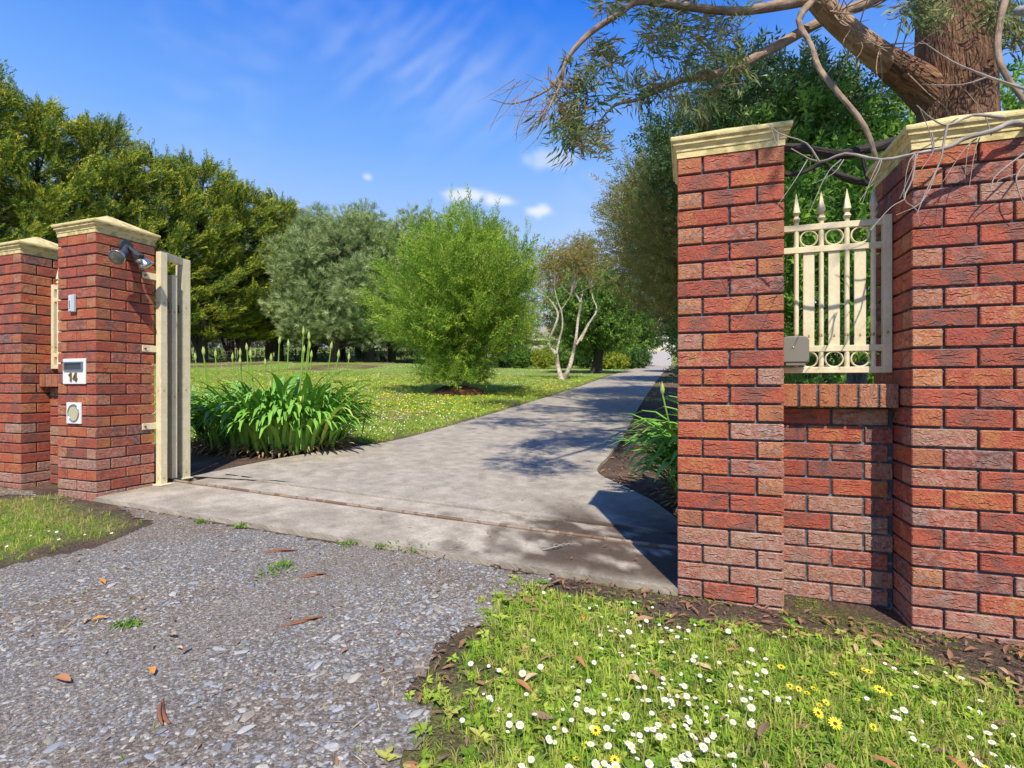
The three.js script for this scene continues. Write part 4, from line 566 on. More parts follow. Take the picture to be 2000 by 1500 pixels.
// ------------------------------------------------------------------ gum tree leaning over the gateway
{
  const b = spot(1868, 5.3), g = thing('gum_tree', 'big gum tree with shaggy red brown trunk behind the wall', 'tree', [b.x, b.y, b.z]), r = RNG(2000), C = new Crown(2001), col = [[124, 140, 84], [102, 120, 72], [148, 156, 102], [140, 122, 84], [162, 166, 116]];
  const W = (x, y, d) => P3(x, y, d).sub(b), top = W(1835, -420, 5.2);
  part('trunk', limb([V(-0.05, -0.2, 0), V(0, 1.2, 0), W(1868, 200, 5.3), W(1862, 0, 5.3), W(1850, -200, 5.25), top], [0.44, 0.36, 0.325, 0.31, 0.29, 0.22], 26, true, 0.13), BARK.gum, g);
  const bough = (pts, rad, mat = BARK.smooth, sides = 9) => part('bough', limb(pts.map((p) => p.isVector3 ? p : W(...p)), rad, sides, true, 0.06), mat, g);
  bough([[1880, 250, 5.34], [1842, 206, 5.33], [1795, 163, 5.3], [1735, 122, 5.2], [1665, 68, 5.05], [1592, -5, 4.9], [1500, -130, 4.8], [1400, -260, 4.6]], [0.14, 0.16, 0.155, 0.125, 0.105, 0.094, 0.08, 0.05], BARK.limb, 14);
  bough([[1885, 262, 5.34], [1842, 208, 5.33], [1795, 164, 5.3], [1745, 128, 5.22], [1712, 104, 5.15]], [0.16, 0.2, 0.178, 0.14, 0.112], BARK.gum, 14);
  bough([[1870, -150, 5.25], [1731, -12, 5.4], [1660, 18, 5.35], [1590, 49, 5.2], [1504, 97, 4.95], [1406, 143, 4.75], [1331, 157, 4.75], [1244, 195, 4.7], [1201, 206, 4.7], [1158, 254, 4.65]], [0.11, 0.065, 0.055, 0.05, 0.046, 0.036, 0.028, 0.018, 0.012, 0.004], BARK.smooth, 8);
  bough([[1592, -5, 4.8], [1520, 10, 4.7], [1433, 22, 4.6], [1309, 8, 4.55], [1244, 2, 4.5], [1217, 22, 4.5], [1152, 65, 4.5], [1109, 113, 4.5], [1093, 151, 4.5], [1066, 178, 4.5], [1001, 203, 4.5], [958, 194, 4.5]], [0.06, 0.045, 0.036, 0.034, 0.034, 0.032, 0.026, 0.02, 0.015, 0.01, 0.006, 0.002], BARK.smooth, 7);
  bough([[1101, 132, 4.5], [1097, 160, 4.5], [1077, 200, 4.48], [1061, 238, 4.46]], [0.016, 0.014, 0.009, 0.003], BARK.smooth, 6);
  bough([[1380, 20, 4.6], [1365, 70, 4.6], [1395, 105, 4.65], [1404, 140, 4.75]], [0.012, 0.011, 0.01, 0.01], BARK.smooth, 6);
  bough([[1592, -5, 4.8], [1560, 40, 4.6], [1585, 90, 4.4], [1600, 135, 4.2], [1640, 185, 4.0], [1690, 250, 3.9], [1715, 325, 3.85]], [0.04, 0.026, 0.021, 0.022, 0.02, 0.019, 0.016], BARK.smooth, 7);
  bough([[1980, -60, 4.3], [1950, 60, 4.2], [1955, 130, 4.1], [2010, 210, 4.0]], [0.03, 0.026, 0.022, 0.018], BARK.smooth, 7);
  for (let k = 0; k < 26; k++) { const t = r(), s = W(lerp(1780, 1600, t), lerp(150, 5, t), lerp(5.1, 4.8, t)), e = s.clone().add(V(gauss(r) * 0.35, rr(-0.5, 0.4, r), rr(0.05, 0.4, r))), m = s.clone().lerp(e, 0.5).add(V(gauss(r) * 0.08, gauss(r) * 0.08, 0)); part('twig', limb([s, m, e, e.clone().add(V(gauss(r) * 0.15, gauss(r) * 0.15, 0))], [0.008, 0.005, 0.003, 0.001], 5, false), BARK.smooth, g); }
  // fine bare twigs at the tip, and hanging leaves
  for (let k = 0; k < 34; k++) { const t = r(), s = t < 0.5 ? W(lerp(1093, 1001, r()), lerp(151, 203, r()), 4.5) : W(lerp(1077, 1061, r()), lerp(200, 238, r()), 4.47), e = s.clone().add(V(-rr(0.02, 0.34, r), -rr(-0.08, 0.42, r), gauss(r) * 0.15)); part('twig', limb([s, s.clone().lerp(e, 0.5).add(V(gauss(r) * 0.04, -0.02, 0)), e], [0.004, 0.003, 0.0012], 4, false), BARK.smooth, g); }
  const hang = (x, y, d, sx, sy, n) => { for (let k = 0; k < n; k++) { const c = W(x + gauss(r) * sx, y + gauss(r) * sy, d + gauss(r) * 0.3); C.add(c, V(gauss(r) * 0.25, gauss(r) * 0.2, 1), rr(0.7, 1.2, r), col); } };
  for (const [x, y, sx, sy, n] of [[1105, 225, 22, 45, 110], [1140, 160, 30, 45, 90], [1185, 110, 22, 28, 60], [1150, 270, 26, 30, 60], [1115, 275, 18, 24, 50], [1280, 70, 24, 36, 80], [1330, 50, 34, 32, 110], [1410, 60, 34, 34, 110], [1440, 115, 20, 26, 50], [1345, 115, 30, 30, 80], [1300, 175, 26, 22, 70], [1360, 195, 30, 26, 100], [1240, 175, 24, 22, 50], [1195, 6, 18, 8, 40], [1270, 15, 22, 10, 40], [1785, 10, 26, 22, 60], [1830, 30, 26, 20, 50], [1940, 25, 26, 28, 80], [1990, 60, 22, 40, 80]]) hang(x, y, 4.6, sx * 0.95, sy * 0.95, Math.round(n * (x > 1260 && x < 1460 ? 0.34 : 0.5)));
  // high crown above the driveway and the road, out of the frame; it throws the dappled shade
  for (const [x, y, z, s, n] of [[0.7, 6.1, -1.2, 0.55, 100], [1.6, 7.3, -2.0, 0.8, 150], [0.6, 8.2, -3.4, 0.9, 170], [2.6, 8.4, -3.8, 1.0, 190], [1.5, 9, -5.2, 1.1, 210], [3.3, 9.4, -6, 1.2, 230], [0.4, 10, -6.2, 0.9, 170], [2.2, 11, -8.2, 1.2, 230], [0.9, 11.2, -9.0, 1.0, 180], [5.2, 9, -4, 1.4, 260], [3.2, 6.4, -0.4, 0.6, 90], [1.9, 9.2, -1.4, 0.9, 150], [2.7, 9.6, -4.2, 1.0, 170], [3.9, 11, -7.6, 1.2, 200], [3.2, 11.5, -9.2, 1.1, 190], [4.9, 12.5, -10.5, 1.3, 210], [6.2, 13.5, -13.5, 1.4, 210], [6.5, 15, -16, 1.5, 210], [1.75, 5.2, -0.35, 0.4, 50]]) {
    const c = V(x - b.x, y - b.y, z - b.z), st = top.clone().lerp(W(1850, -200, 5.25), r()); part('bough', limb([st, st.clone().lerp(c, 0.5).add(V(0, 0.4, 0)), c], [0.1, 0.06, 0.015], 6), BARK.smooth, g);
    for (let k = 0; k < n; k++) { const d = V(gauss(r), gauss(r) * 0.6, gauss(r)).multiplyScalar(s * 0.75); C.add(c.clone().add(d), V(gauss(r) * 0.3, gauss(r) * 0.3, 1), rr(1.1, 1.8, r), col); }
  }
  C.build(SPRAY.gum, MATT, g);
}
{ // dead grey branch hanging across the outer pillar
  const o = P3(2060, 190, 2.15), g = thing('dead_branch', 'bare dead grey branch hanging in front of the pillar cap', 'branch', [o.x, o.y, o.z]), r = RNG(2100), W = (x, y, d = 2.1) => P3(x, y, d).sub(o), tw = (pts, r0, r1 = 0.0012) => part('twig', limb(pts.map((p) => W(...p)), [r0, (r0 + r1) / 2, r1], 6), BARK.twig, g);
  part('stem', limb([W(2060, 190, 2.16), W(2004, 242, 2.1), W(1975, 240, 2.1), W(1940, 255, 2.08), W(1880, 272, 2.1), W(1857, 286, 2.1), W(1790, 300, 2.12), W(1720, 312, 2.16), W(1650, 300, 2.2), W(1600, 316, 2.25), W(1545, 290, 2.3)], [0.016, 0.014, 0.012, 0.01, 0.009, 0.008, 0.007, 0.0065, 0.006, 0.004, 0.002], 8), BARK.twig, g);
  tw([[1960, 230], [1900, 225], [1850, 245], [1820, 232], [1790, 205]], 0.007); tw([[1850, 245], [1842, 285], [1838, 310], [1806, 380], [1790, 420]], 0.005); tw([[1820, 260], [1824, 292], [1800, 330]], 0.003); tw([[1788, 302], [1782, 350], [1766, 390], [1790, 410], [1796, 440]], 0.004); tw([[1766, 390], [1740, 405], [1700, 450]], 0.0025); tw([[1838, 310], [1800, 395], [1750, 420]], 0.002); tw([[1600, 316], [1575, 280], [1520, 260], [1500, 240]], 0.004); tw([[1520, 262], [1518, 285], [1505, 245]], 0.002); tw([[2000, 300], [1960, 330], [1940, 350], [1935, 375]], 0.004); tw([[2010, 310], [1985, 345], [1990, 375], [2000, 400]], 0.004); tw([[1985, 340], [1950, 352], [1945, 362]], 0.002); tw([[2020, 180], [1930, 150], [1860, 120], [1800, 80]], 0.006); tw([[1930, 150], [1880, 165], [1800, 165]], 0.003);
  for (let k = 0; k < 12; k++) { const x = rr(1560, 1960, r), y = 312 - Math.max(0, x - 1720) * 0.22, sgn = r() < 0.3 ? -1 : 1; tw([[x, y], [x - rr(4, 30, r), y + sgn * rr(10, 40, r)], [x - rr(20, 70, r), y + sgn * rr(30, 110, r)]], 0.0026, 0.0007); }
  // its heavier end, out of the frame, hangs from the gum tree
  part('stem', limb([W(2060, 190, 2.16), V(0.5, 0.6, -0.4), V(1.4, 1.5, -1.6)], [0.016, 0.022, 0.03], 7), BARK.twig, g);
}
{ // fallen limb lodged behind the panel
  const o = P3(1640, 300, 4.1), g = thing('fallen_limb', 'dark crooked limb lodged across the gap above the spear panel', 'branch', [o.x, o.y, o.z]), W = (x, y, d) => P3(x, y, d).sub(o);
  part('stem', limb([W(1500, 287, 4.2), W(1570, 290, 4.1), W(1640, 303, 4.05), W(1700, 290, 4.0), W(1790, 272, 4.1), W(1900, 300, 4.4), W(1930, 420, 4.9)], [0.03, 0.036, 0.04, 0.042, 0.05, 0.06, 0.07], 9, true, 0.2), BARK.dark, g);
  part('stem', limb([W(1500, 335, 4.1), W(1560, 340, 4.1), W(1610, 318, 4.05), W(1625, 335, 4.05), W(1660, 350, 4.0), W(1700, 360, 4.0)], [0.018, 0.018, 0.02, 0.02, 0.028, 0.02], 7, true, 0.2), BARK.dark, g);
  part('stem', limb([W(1700, 360, 4.0), W(1690, 330, 4.0), W(1684, 300, 4.0)], [0.02, 0.016, 0.014], 6), BARK.dark, g);
}

// ------------------------------------------------------------------ netting fence behind the wall, rail stand, wire fence, house
{
  const a = Rf(0.35, 0.95), y0 = gy(a.x, a.z), g = thing('netting_fence', 'wire netting fence on weathered posts behind the spear panel', 'fence', [a.x, y0, a.z], -TR), wood = bark([128, 128, 112], [88, 92, 76], 14, 70, 0.01), H = 1.12, Wd = 1.5, segs = [];
  for (const x of [0.1, 0.66, 1.4]) part('post', limb([V(x, -0.2, 0), V(x + 0.01, 0.6, 0), V(x, H + 0.06, 0)], [0.055, 0.052, 0.05], 10), wood, g);
  const s = 0.03, hx = (a0, b0) => { const d = b0.clone().sub(a0), L = d.length(); segs.push(new THREE.CylinderGeometry(0.0012, 0.0012, L, 3, 1, true).rotateX(Math.PI / 2).applyQuaternion(dirQ(d)).translate((a0.x + b0.x) / 2, (a0.y + b0.y) / 2, 0.06)); };
  for (let j = 0; j * s * 1.5 < H; j++) for (let i = 0; i * s * 1.732 < Wd; i++) { const x = i * s * 1.732 + (j % 2) * s * 0.866, y = 0.04 + j * s * 1.5; hx(V(x, y, 0), V(x, y + s, 0)); hx(V(x, y + s, 0), V(x - s * 0.866, y + s * 1.5, 0)); hx(V(x, y + s, 0), V(x + s * 0.866, y + s * 1.5, 0)); }
  part('netting', merge(segs), new THREE.MeshStandardMaterial({ color: COL(150, 156, 158), roughness: 0.5, metalness: 0.5 }), g);
}
{
  const b = spot(739, 50), g = thing('rail_stand', 'small timber post and rail stand at the lawn edge', 'rail stand', [b.x, b.y, b.z]), w = bark([140, 136, 126], [96, 92, 84], 14, 60, 0.006);
  for (const x of [-0.85, 0.05, 0.85]) { const p = part('post', uvM(chamferBox(0.1, 1.1, 0.1, 0.008)), w, g); p.position.set(x, 0.5, 0); } const t = part('rail', uvM(chamferBox(1.95, 0.14, 0.06, 0.008)), w, g); t.position.set(0, 1.0, 0.082);
}
{
  const A = spot(380, 58), B = spot(905, 70), d = B.clone().sub(A), n = 15, g = thing('wire_fence', 'grey post and wire paddock fence beyond the tree trunks', 'fence', [A.x, A.y, A.z]), w = bark([132, 126, 114], [92, 86, 78], 14, 60, 0.006), ends = [];
  for (let k = 0; k <= n; k++) { const q = A.clone().addScaledVector(d, k / n); q.y = gy(q.x, q.z); q.sub(A); ends.push(q); const p = part('post', cyl(0.06, 0.065, 1.5, 7), w, g); p.position.set(q.x, q.y + 0.6, q.z); }
  for (const h of [0.35, 0.7, 1.05]) part('wire', limb(ends.map((q) => V(q.x, q.y + h, q.z + 0.07)), [0.006, 0.006], 3, false), new THREE.MeshStandardMaterial({ color: COL(120, 120, 120), roughness: 0.5, metalness: 0.6 }), g);
}
{
  const wallM = new THREE.MeshStandardMaterial({ color: COL(206, 196, 178), roughness: 0.9 }), roofM = new THREE.MeshStandardMaterial({ color: COL(178, 174, 168), roughness: 0.7 }), glassM = new THREE.MeshStandardMaterial({ color: COL(60, 70, 80), roughness: 0.15 });
  const house = (name, label, base, W, D, H) => {
    const g = thing(name, label, 'house', [base.x, base.y - 0.2, base.z]); part('wall', box(W, H, D, 0, H / 2, 0), wallM, g);
    const sh = new THREE.Shape([[-W / 2 - 0.5, 0], [W / 2 + 0.5, 0], [W / 2 - 1.2, 1.9], [-W / 2 + 1.2, 1.9]].map((p) => new THREE.Vector2(...p))); const rf = part('roof', new THREE.ExtrudeGeometry(sh, { depth: D + 1, bevelEnabled: false }), roofM, g); rf.position.set(0, H + 0.002, -D / 2 - 0.5);
    for (let k = 0; k < 4; k++) { const x = -W / 2 + W * (k + 0.5) / 4; if (k === 2) { part('door', box(1, 2.05, 0.08, x, 1.22, D / 2 + 0.045), roofM, g); continue; } const f = part('window', box(1.5, 1.2, 0.08, x, 1.6, D / 2 + 0.045), whiteMat, g); part('pane', box(1.34, 1.04, 0.03, x, 1.6, D / 2 + 0.095), glassM, f); }
    const gt = part('gutter', box(W + 1, 0.12, 0.1, 0, H + 0.01, D / 2 + 0.56), whiteMat, g);
  };
  house('house', 'pale low house glimpsed behind the willow and shrubs', spot(1035, 82), 13, 8, 2.6); house('garage', 'pale garage with hipped roof at the driveway top', spot(1290, 99), 8, 6, 2.5);
  const rows = []; for (let j = 0; j <= 14; j++) { const r = []; for (let k = 0; k <= 10; k++) { const d = lerp(63.5, 96, j / 14), x = lerp(lerp(1263, 1266, j / 14), lerp(1310, 1316, j / 14), k / 10), p = spot(x, d); r.push(p); } rows.push(r); }
  struct('forecourt', slab(rows, 0.045, 0.15, () => [0.8, 0.76, 0.7]), concMat, 'pale concrete forecourt below the garage');
}
{ // dim undergrowth and low dead boughs between the cypress trunks
  const r = RNG(2350), C = new Crown(2351), D = new Crown(2352); for (let k = 0; k < 90; k++) { const t = r(), d = lerp(58, 82, t) + gauss(r) * 4, p = spot(lerp(330, 900, r()), d); C.blob(V(p.x, p.y + rr(2.2, 5, r), p.z), V(1.7, 1.0, 1.2), 34, 3.4, [[98, 100, 62], [80, 88, 52], [114, 108, 74], [92, 84, 62]], 0.1, 0.5); if (k % 3 === 0) D.blob(V(p.x, p.y + 0.5, p.z), V(1.2, 0.6, 1), 30, 2.4, [[84, 116, 52], [104, 128, 60]], 0.4, 0.5); }
  const u = new THREE.Group(); u.name = 'undergrowth'; scene.add(u); tag(u, 'dim brushy undergrowth between the cypress trunks', 'undergrowth', null, 'stuff'); C.build(SPRAY.feather, DULL, u, 'brush'); D.build(SPRAY.broad, DULL, u, 'shrubs');
}
{ // far wood behind paddock and house
  const r = RNG(2300), C = new Crown(2301); for (let k = 0; k < 260; k++) { const x = rr(-125, 75, r), z = -rr(100, 128, r), h = rr(2.5, 8.5, r), w = rr(2, 4, r), y = gy(x, z); C.blob(V(x, y + h * 0.5, z), V(w, h * 0.55, w), 46, 5.2, [[86, 96, 62], [70, 84, 54], [100, 104, 70], [112, 104, 72]], 0.3, 0.5); }
  const wood = new THREE.Group(); wood.name = 'far_wood'; scene.add(wood); tag(wood, 'hazy dark wood beyond the paddock and house', 'wood', null, 'stuff'); C.build(SPRAY.broad, DULL, wood, 'foliage');
}
// ------------------------------------------------------------------ agapanthus
function strap(L, arch, W, seed) { // arching strap leaf from the origin, rising along y and leaning to +z
  const n = 7, P = [], I = [], r = RNG(seed), tw = gauss(r) * 0.3; for (let i = 0; i <= n; i++) { const t = i / n, a = arch[0] + (arch[1] - arch[0]) * t * t, w = W * (0.55 + 1.3 * t - 1.75 * t * t * t) * 0.5; const prev = i ? P.slice(-1)[0] : null; const y = i ? prev.cy + Math.cos(a) * L / n : 0, z = i ? prev.cz + Math.sin(a) * L / n : 0; P.push({ cy: y, cz: z, a, w: Math.max(0.002, w), tw: tw * t }); }
  const pos = []; for (const p of P) { const c = Math.cos(p.tw), s = Math.sin(p.tw); pos.push(-p.w * c, p.cy + p.w * s + p.w * 0.3 * Math.sin(p.a), p.cz - p.w * 0.3 * Math.cos(p.a), 0, p.cy, p.cz, p.w * c, p.cy - p.w * s + p.w * 0.3 * Math.sin(p.a), p.cz - p.w * 0.3 * Math.cos(p.a)); }
  for (let i = 0; i < n; i++) for (const k of [0, 1]) { const a = i * 3 + k, b = a + 3; I.push(a, a + 1, b, a + 1, b + 1, b); }
  const g = new THREE.BufferGeometry(); g.setAttribute('position', new THREE.Float32BufferAttribute(pos, 3)); g.setIndex(I); g.computeVertexNormals(); return g;
}
const STRAPS = []; { const r = RNG(2400); for (let k = 0; k < 14; k++) STRAPS.push(strap(rr(0.5, 0.85, r), [rr(0.05, 0.5, r), rr(0.9, 2.3, r)], rr(0.042, 0.062, r), 2410 + k)); }
const strapMats = [[112, 164, 62], [128, 178, 70], [96, 146, 56], [146, 188, 78], [182, 200, 92]].map((c) => new THREE.MeshPhysicalMaterial({ color: COL(...c), roughness: 0.45, specularIntensity: 0.6, side: THREE.DoubleSide }));
const stalkMat = new THREE.MeshStandardMaterial({ color: COL(128, 166, 56), roughness: 0.5 }), budMat = new THREE.MeshStandardMaterial({ color: COL(164, 182, 92), roughness: 0.55 });
const budGeo = new THREE.LatheGeometry([[0.004, 0], [0.013, 0.018], [0.017, 0.04], [0.012, 0.068], [0.004, 0.09], [0.0005, 0.105]].map((p) => new THREE.Vector2(...p)), 10);
function agapanthus(label, c, rx, rz, nLeaf, nRest, stalks, seed, thick) {
  const y0 = gy(c.x, c.z), g = thing('agapanthus_clump', label, 'plant', [c.x, y0, c.z], 0, 'agapanthus clumps beside the driveway'), r = RNG(seed), rest = [], dry = [];
  const place = (front) => { const a = r() * 6.28, q = Math.sqrt(r()), x = Math.cos(a) * q * rx, z = Math.sin(a) * q * rz, out = Math.atan2(x / rx + gauss(r) * 0.45, z / rz + gauss(r) * 0.45), h = rr(0.0, 0.34, r) * (1.1 - q * 0.5); return [x, gy(c.x + x, c.z + z) - y0 + h, z, out]; };
  for (let k = 0; k < nLeaf + nRest; k++) {
    const [x, y, z, a] = place(), lean = rr(-0.25, 0.3, r), s = rr(0.75, 1.15, r);
    if (k < nLeaf) { const m = part('leaf', STRAPS[(r() * STRAPS.length) | 0], strapMats[(r() * (z > 0.1 && y < 0.14 ? 5 : 4)) | 0], g); m.position.set(x, y, z); m.rotation.set(lean, a, 0, 'YXZ'); m.scale.set(s * 1.1, s * 1.28, s * 1.1); }
    else rest.push(TRS(x, y, z, lean, a, 0, s * 1.1, s * 1.28, s * 1.1));
  }
  instanced('inner_leaves', STRAPS[3], strapMats[0], rest.slice(0, rest.length >> 1), null, g); instanced('inner_leaves', STRAPS[8], strapMats[1], rest.slice(rest.length >> 1), null, g);
  for (let k = 0; k < thick; k++) { const a = r() * 6.28, q = rr(0.8, 1.06, r); dry.push(TRS(Math.cos(a) * q * rx, gy(c.x + Math.cos(a) * q * rx, c.z + Math.sin(a) * q * rz) - y0 + rr(0.0, 0.12, r), Math.sin(a) * q * rz, rr(0.6, 1.7, r), a * -1 + Math.PI / 2 + gauss(r) * 0.6, gauss(r) * 0.4, rr(0.25, 0.55, r), rr(0.25, 0.55, r), rr(0.2, 0.5, r))); }
  instanced('dead_leaves', STRAPS[5], new THREE.MeshStandardMaterial({ color: COL(168, 136, 96), roughness: 0.9, side: THREE.DoubleSide }), dry, null, g);
  for (const [sx, sz, h, lx] of stalks) { const e = V(sx + lx, h, sz + gauss(r) * 0.05), st = part('stalk', limb([V(sx, 0.05, sz), V(sx + lx * 0.35, h * 0.5, sz), e], [0.009, 0.008, 0.0065], 7), stalkMat, g); const bd = part('bud', budGeo, budMat, st); bd.position.copy(e); bd.scale.setScalar(1.1); bd.rotation.z = -lx * 0.5 + gauss(r) * 0.1; }
}
{
  const c = px(532, 876), r = RNG(2500), st = []; const k6 = -c.z / 1020; for (const [x, y] of [[388, 692], [398, 706], [430, 703], [440, 700], [447, 702], [469, 697], [476, 714], [484, 686], [498, 714], [525, 703], [545, 708], [552, 675], [576, 682], [587, 654], [600, 692], [611, 684], [608, 700], [638, 671], [646, 684], [662, 700], [668, 702], [721, 742], [533, 760], [370, 770]]) { const h = (876 - y) * k6 * 1.0; st.push([(x - 532) * k6 * 0.82, gauss(r) * 0.35, h, (x - 532) * k6 * 0.18 + gauss(r) * 0.04]); }
  agapanthus('wide agapanthus clump with tall buds beside the gate frame', c, 0.9, 0.5, 295, 700, st, 2501, 420);
  const c2 = V(1.82, 0, -4.4); agapanthus('agapanthus clump half hidden behind the driveway pillar', c2, 0.42, 0.42, 170, 240, [[-0.42, 0.1, 0.95, -0.16], [0.1, 0, 1.1, 0.05]], 2530, 260);
}

// ------------------------------------------------------------------ loose stones on the apron
{
  const r = RNG(3000), geos = [0, 1, 2, 3].map((s) => { const g = new THREE.IcosahedronGeometry(1, 0), q = RNG(3010 + s), p = g.attributes.position, key = {}; for (let i = 0; i < p.count; i++) { const k = [p.getX(i), p.getY(i), p.getZ(i)].map((v) => v.toFixed(3)).join(); key[k] ??= [rr(0.7, 1.25, q), rr(0.55, 1.1, q), rr(0.7, 1.25, q)]; p.setXYZ(i, p.getX(i) * key[k][0] * 1.25, p.getY(i) * key[k][1] * 0.55, p.getZ(i) * key[k][2] * 0.85); } g.computeVertexNormals(); return g; });
  const cols = [[148, 151, 153], [132, 136, 140], [164, 163, 158], [122, 126, 131], [174, 168, 156], [152, 146, 134], [140, 144, 149], [146, 137, 122]], bins = geos.map(() => [[], []]);
  const add = (x, z, s) => { const k = (r() * 4) | 0; bins[k][0].push(TRS(x, gy(x, z) + 0.005 + s * rr(-0.25, 0.08, r), z, gauss(r) * 0.22, r() * 6.28, gauss(r) * 0.22, s * rr(0.8, 1.4, r), s, s)); bins[k][1].push(tint(r, cols, 0.18)); };
  for (let k = 0; k < 110000; k++) { const x = rr(-5.4, 1.0, r), z = rr(-4.5, -0.3, r); if (!isGravel(x, z)) continue; const w = fbm(x * 0.9 + 15, z * 0.9 + 60, 2), soil = sstep(0.46, 0.7, fbm((x * 0.5 + z * 0.8) * 1.2 + 12, (x * 0.2 - z * 0.1) + 5, 3)); const tk = trackAt(x, z); if (r() < soil * 0.9 * (1 - tk)) continue; add(x, z, (0.003 + 0.0068 * Math.pow(r(), 2.8)) * (1 - 0.35 * tk) + (z > -2.6 ? 0.004 * r() * w : 0)); }
  for (let k = 0; k < 700; k++) { const x = rr(-2.6, 0.4, r), z = rr(-2.9, -0.5, r); if (isGravel(x, z) && r() < sstep(-3.1, -1.6, z) * (1 - trackAt(x, z))) add(x, z, rr(0.009, 0.021, r)); }
  const g = new THREE.Group(); g.name = 'gravel'; scene.add(g); tag(g, 'loose angular bluestone chips on the apron', 'gravel', null, 'stuff'); geos.forEach((q, k) => instanced('stones', q, new THREE.MeshStandardMaterial({ color: 0xffffff, roughness: 0.85, flatShading: true }), bins[k][0], bins[k][1], g));
}
// ------------------------------------------------------------------ grass
function tuft(seed, n, L, W, spread) { const r = RNG(seed), P = [], I = []; for (let k = 0; k < n; k++) { const a = r() * 6.28, lean = rr(0.15, 1.05, r), l = L * rr(0.55, 1.2, r), bx = gauss(r) * spread, bz = gauss(r) * spread, w = W * rr(0.7, 1.2, r), o = P.length / 3; for (let i = 0; i < 3; i++) { const t = i / 3, q = lean * t * 1.2, x = bx + Math.cos(a) * l * t * Math.sin(q), z = bz + Math.sin(a) * l * t * Math.sin(q), y = l * t * Math.cos(q), ww = w * (1 - t * 0.55) / 2; P.push(x - Math.sin(a) * ww, y, z + Math.cos(a) * ww, x + Math.sin(a) * ww, y, z - Math.cos(a) * ww); } const q = lean * 1.35; P.push(bx + Math.cos(a) * l * Math.sin(q), l * Math.cos(q), bz + Math.sin(a) * l * Math.sin(q)); for (let i = 0; i < 2; i++) { const b = o + i * 2; I.push(b, b + 1, b + 2, b + 1, b + 3, b + 2); } I.push(o + 4, o + 5, o + 6); } const g = new THREE.BufferGeometry(); g.setAttribute('position', new THREE.Float32BufferAttribute(P, 3)); g.setIndex(I); g.computeVertexNormals(); return g; }
const grassMat = leafMat(1, 0.4);
const TUFT = [0, 1, 2].map((s) => tuft(3100 + s, 9, 0.06, 0.0045, 0.012)), CLOVER = [0, 1].map((s) => spray(3120 + s, 7, (t, r, k) => put(leafGeo(rr(0.018, 0.03, r), rr(0.011, 0.018, r), 0.15, 0.12), V(gauss(r) * 0.006, 0.004 + r() * 0.012, gauss(r) * 0.006), V(Math.cos(k * 0.9 + r()), rr(0.1, 0.6, r), Math.sin(k * 0.9 + r())), 1, 0)));
const LAWN = [0, 1].map((s) => tuft(3130 + s, 12, 0.075, 0.008, 0.045));
const GC = [[174, 198, 68], [150, 182, 58], [194, 210, 90], [124, 162, 50], [202, 200, 104]], DRYC = [[196, 178, 112], [180, 166, 98], [168, 170, 84], [204, 190, 130]];
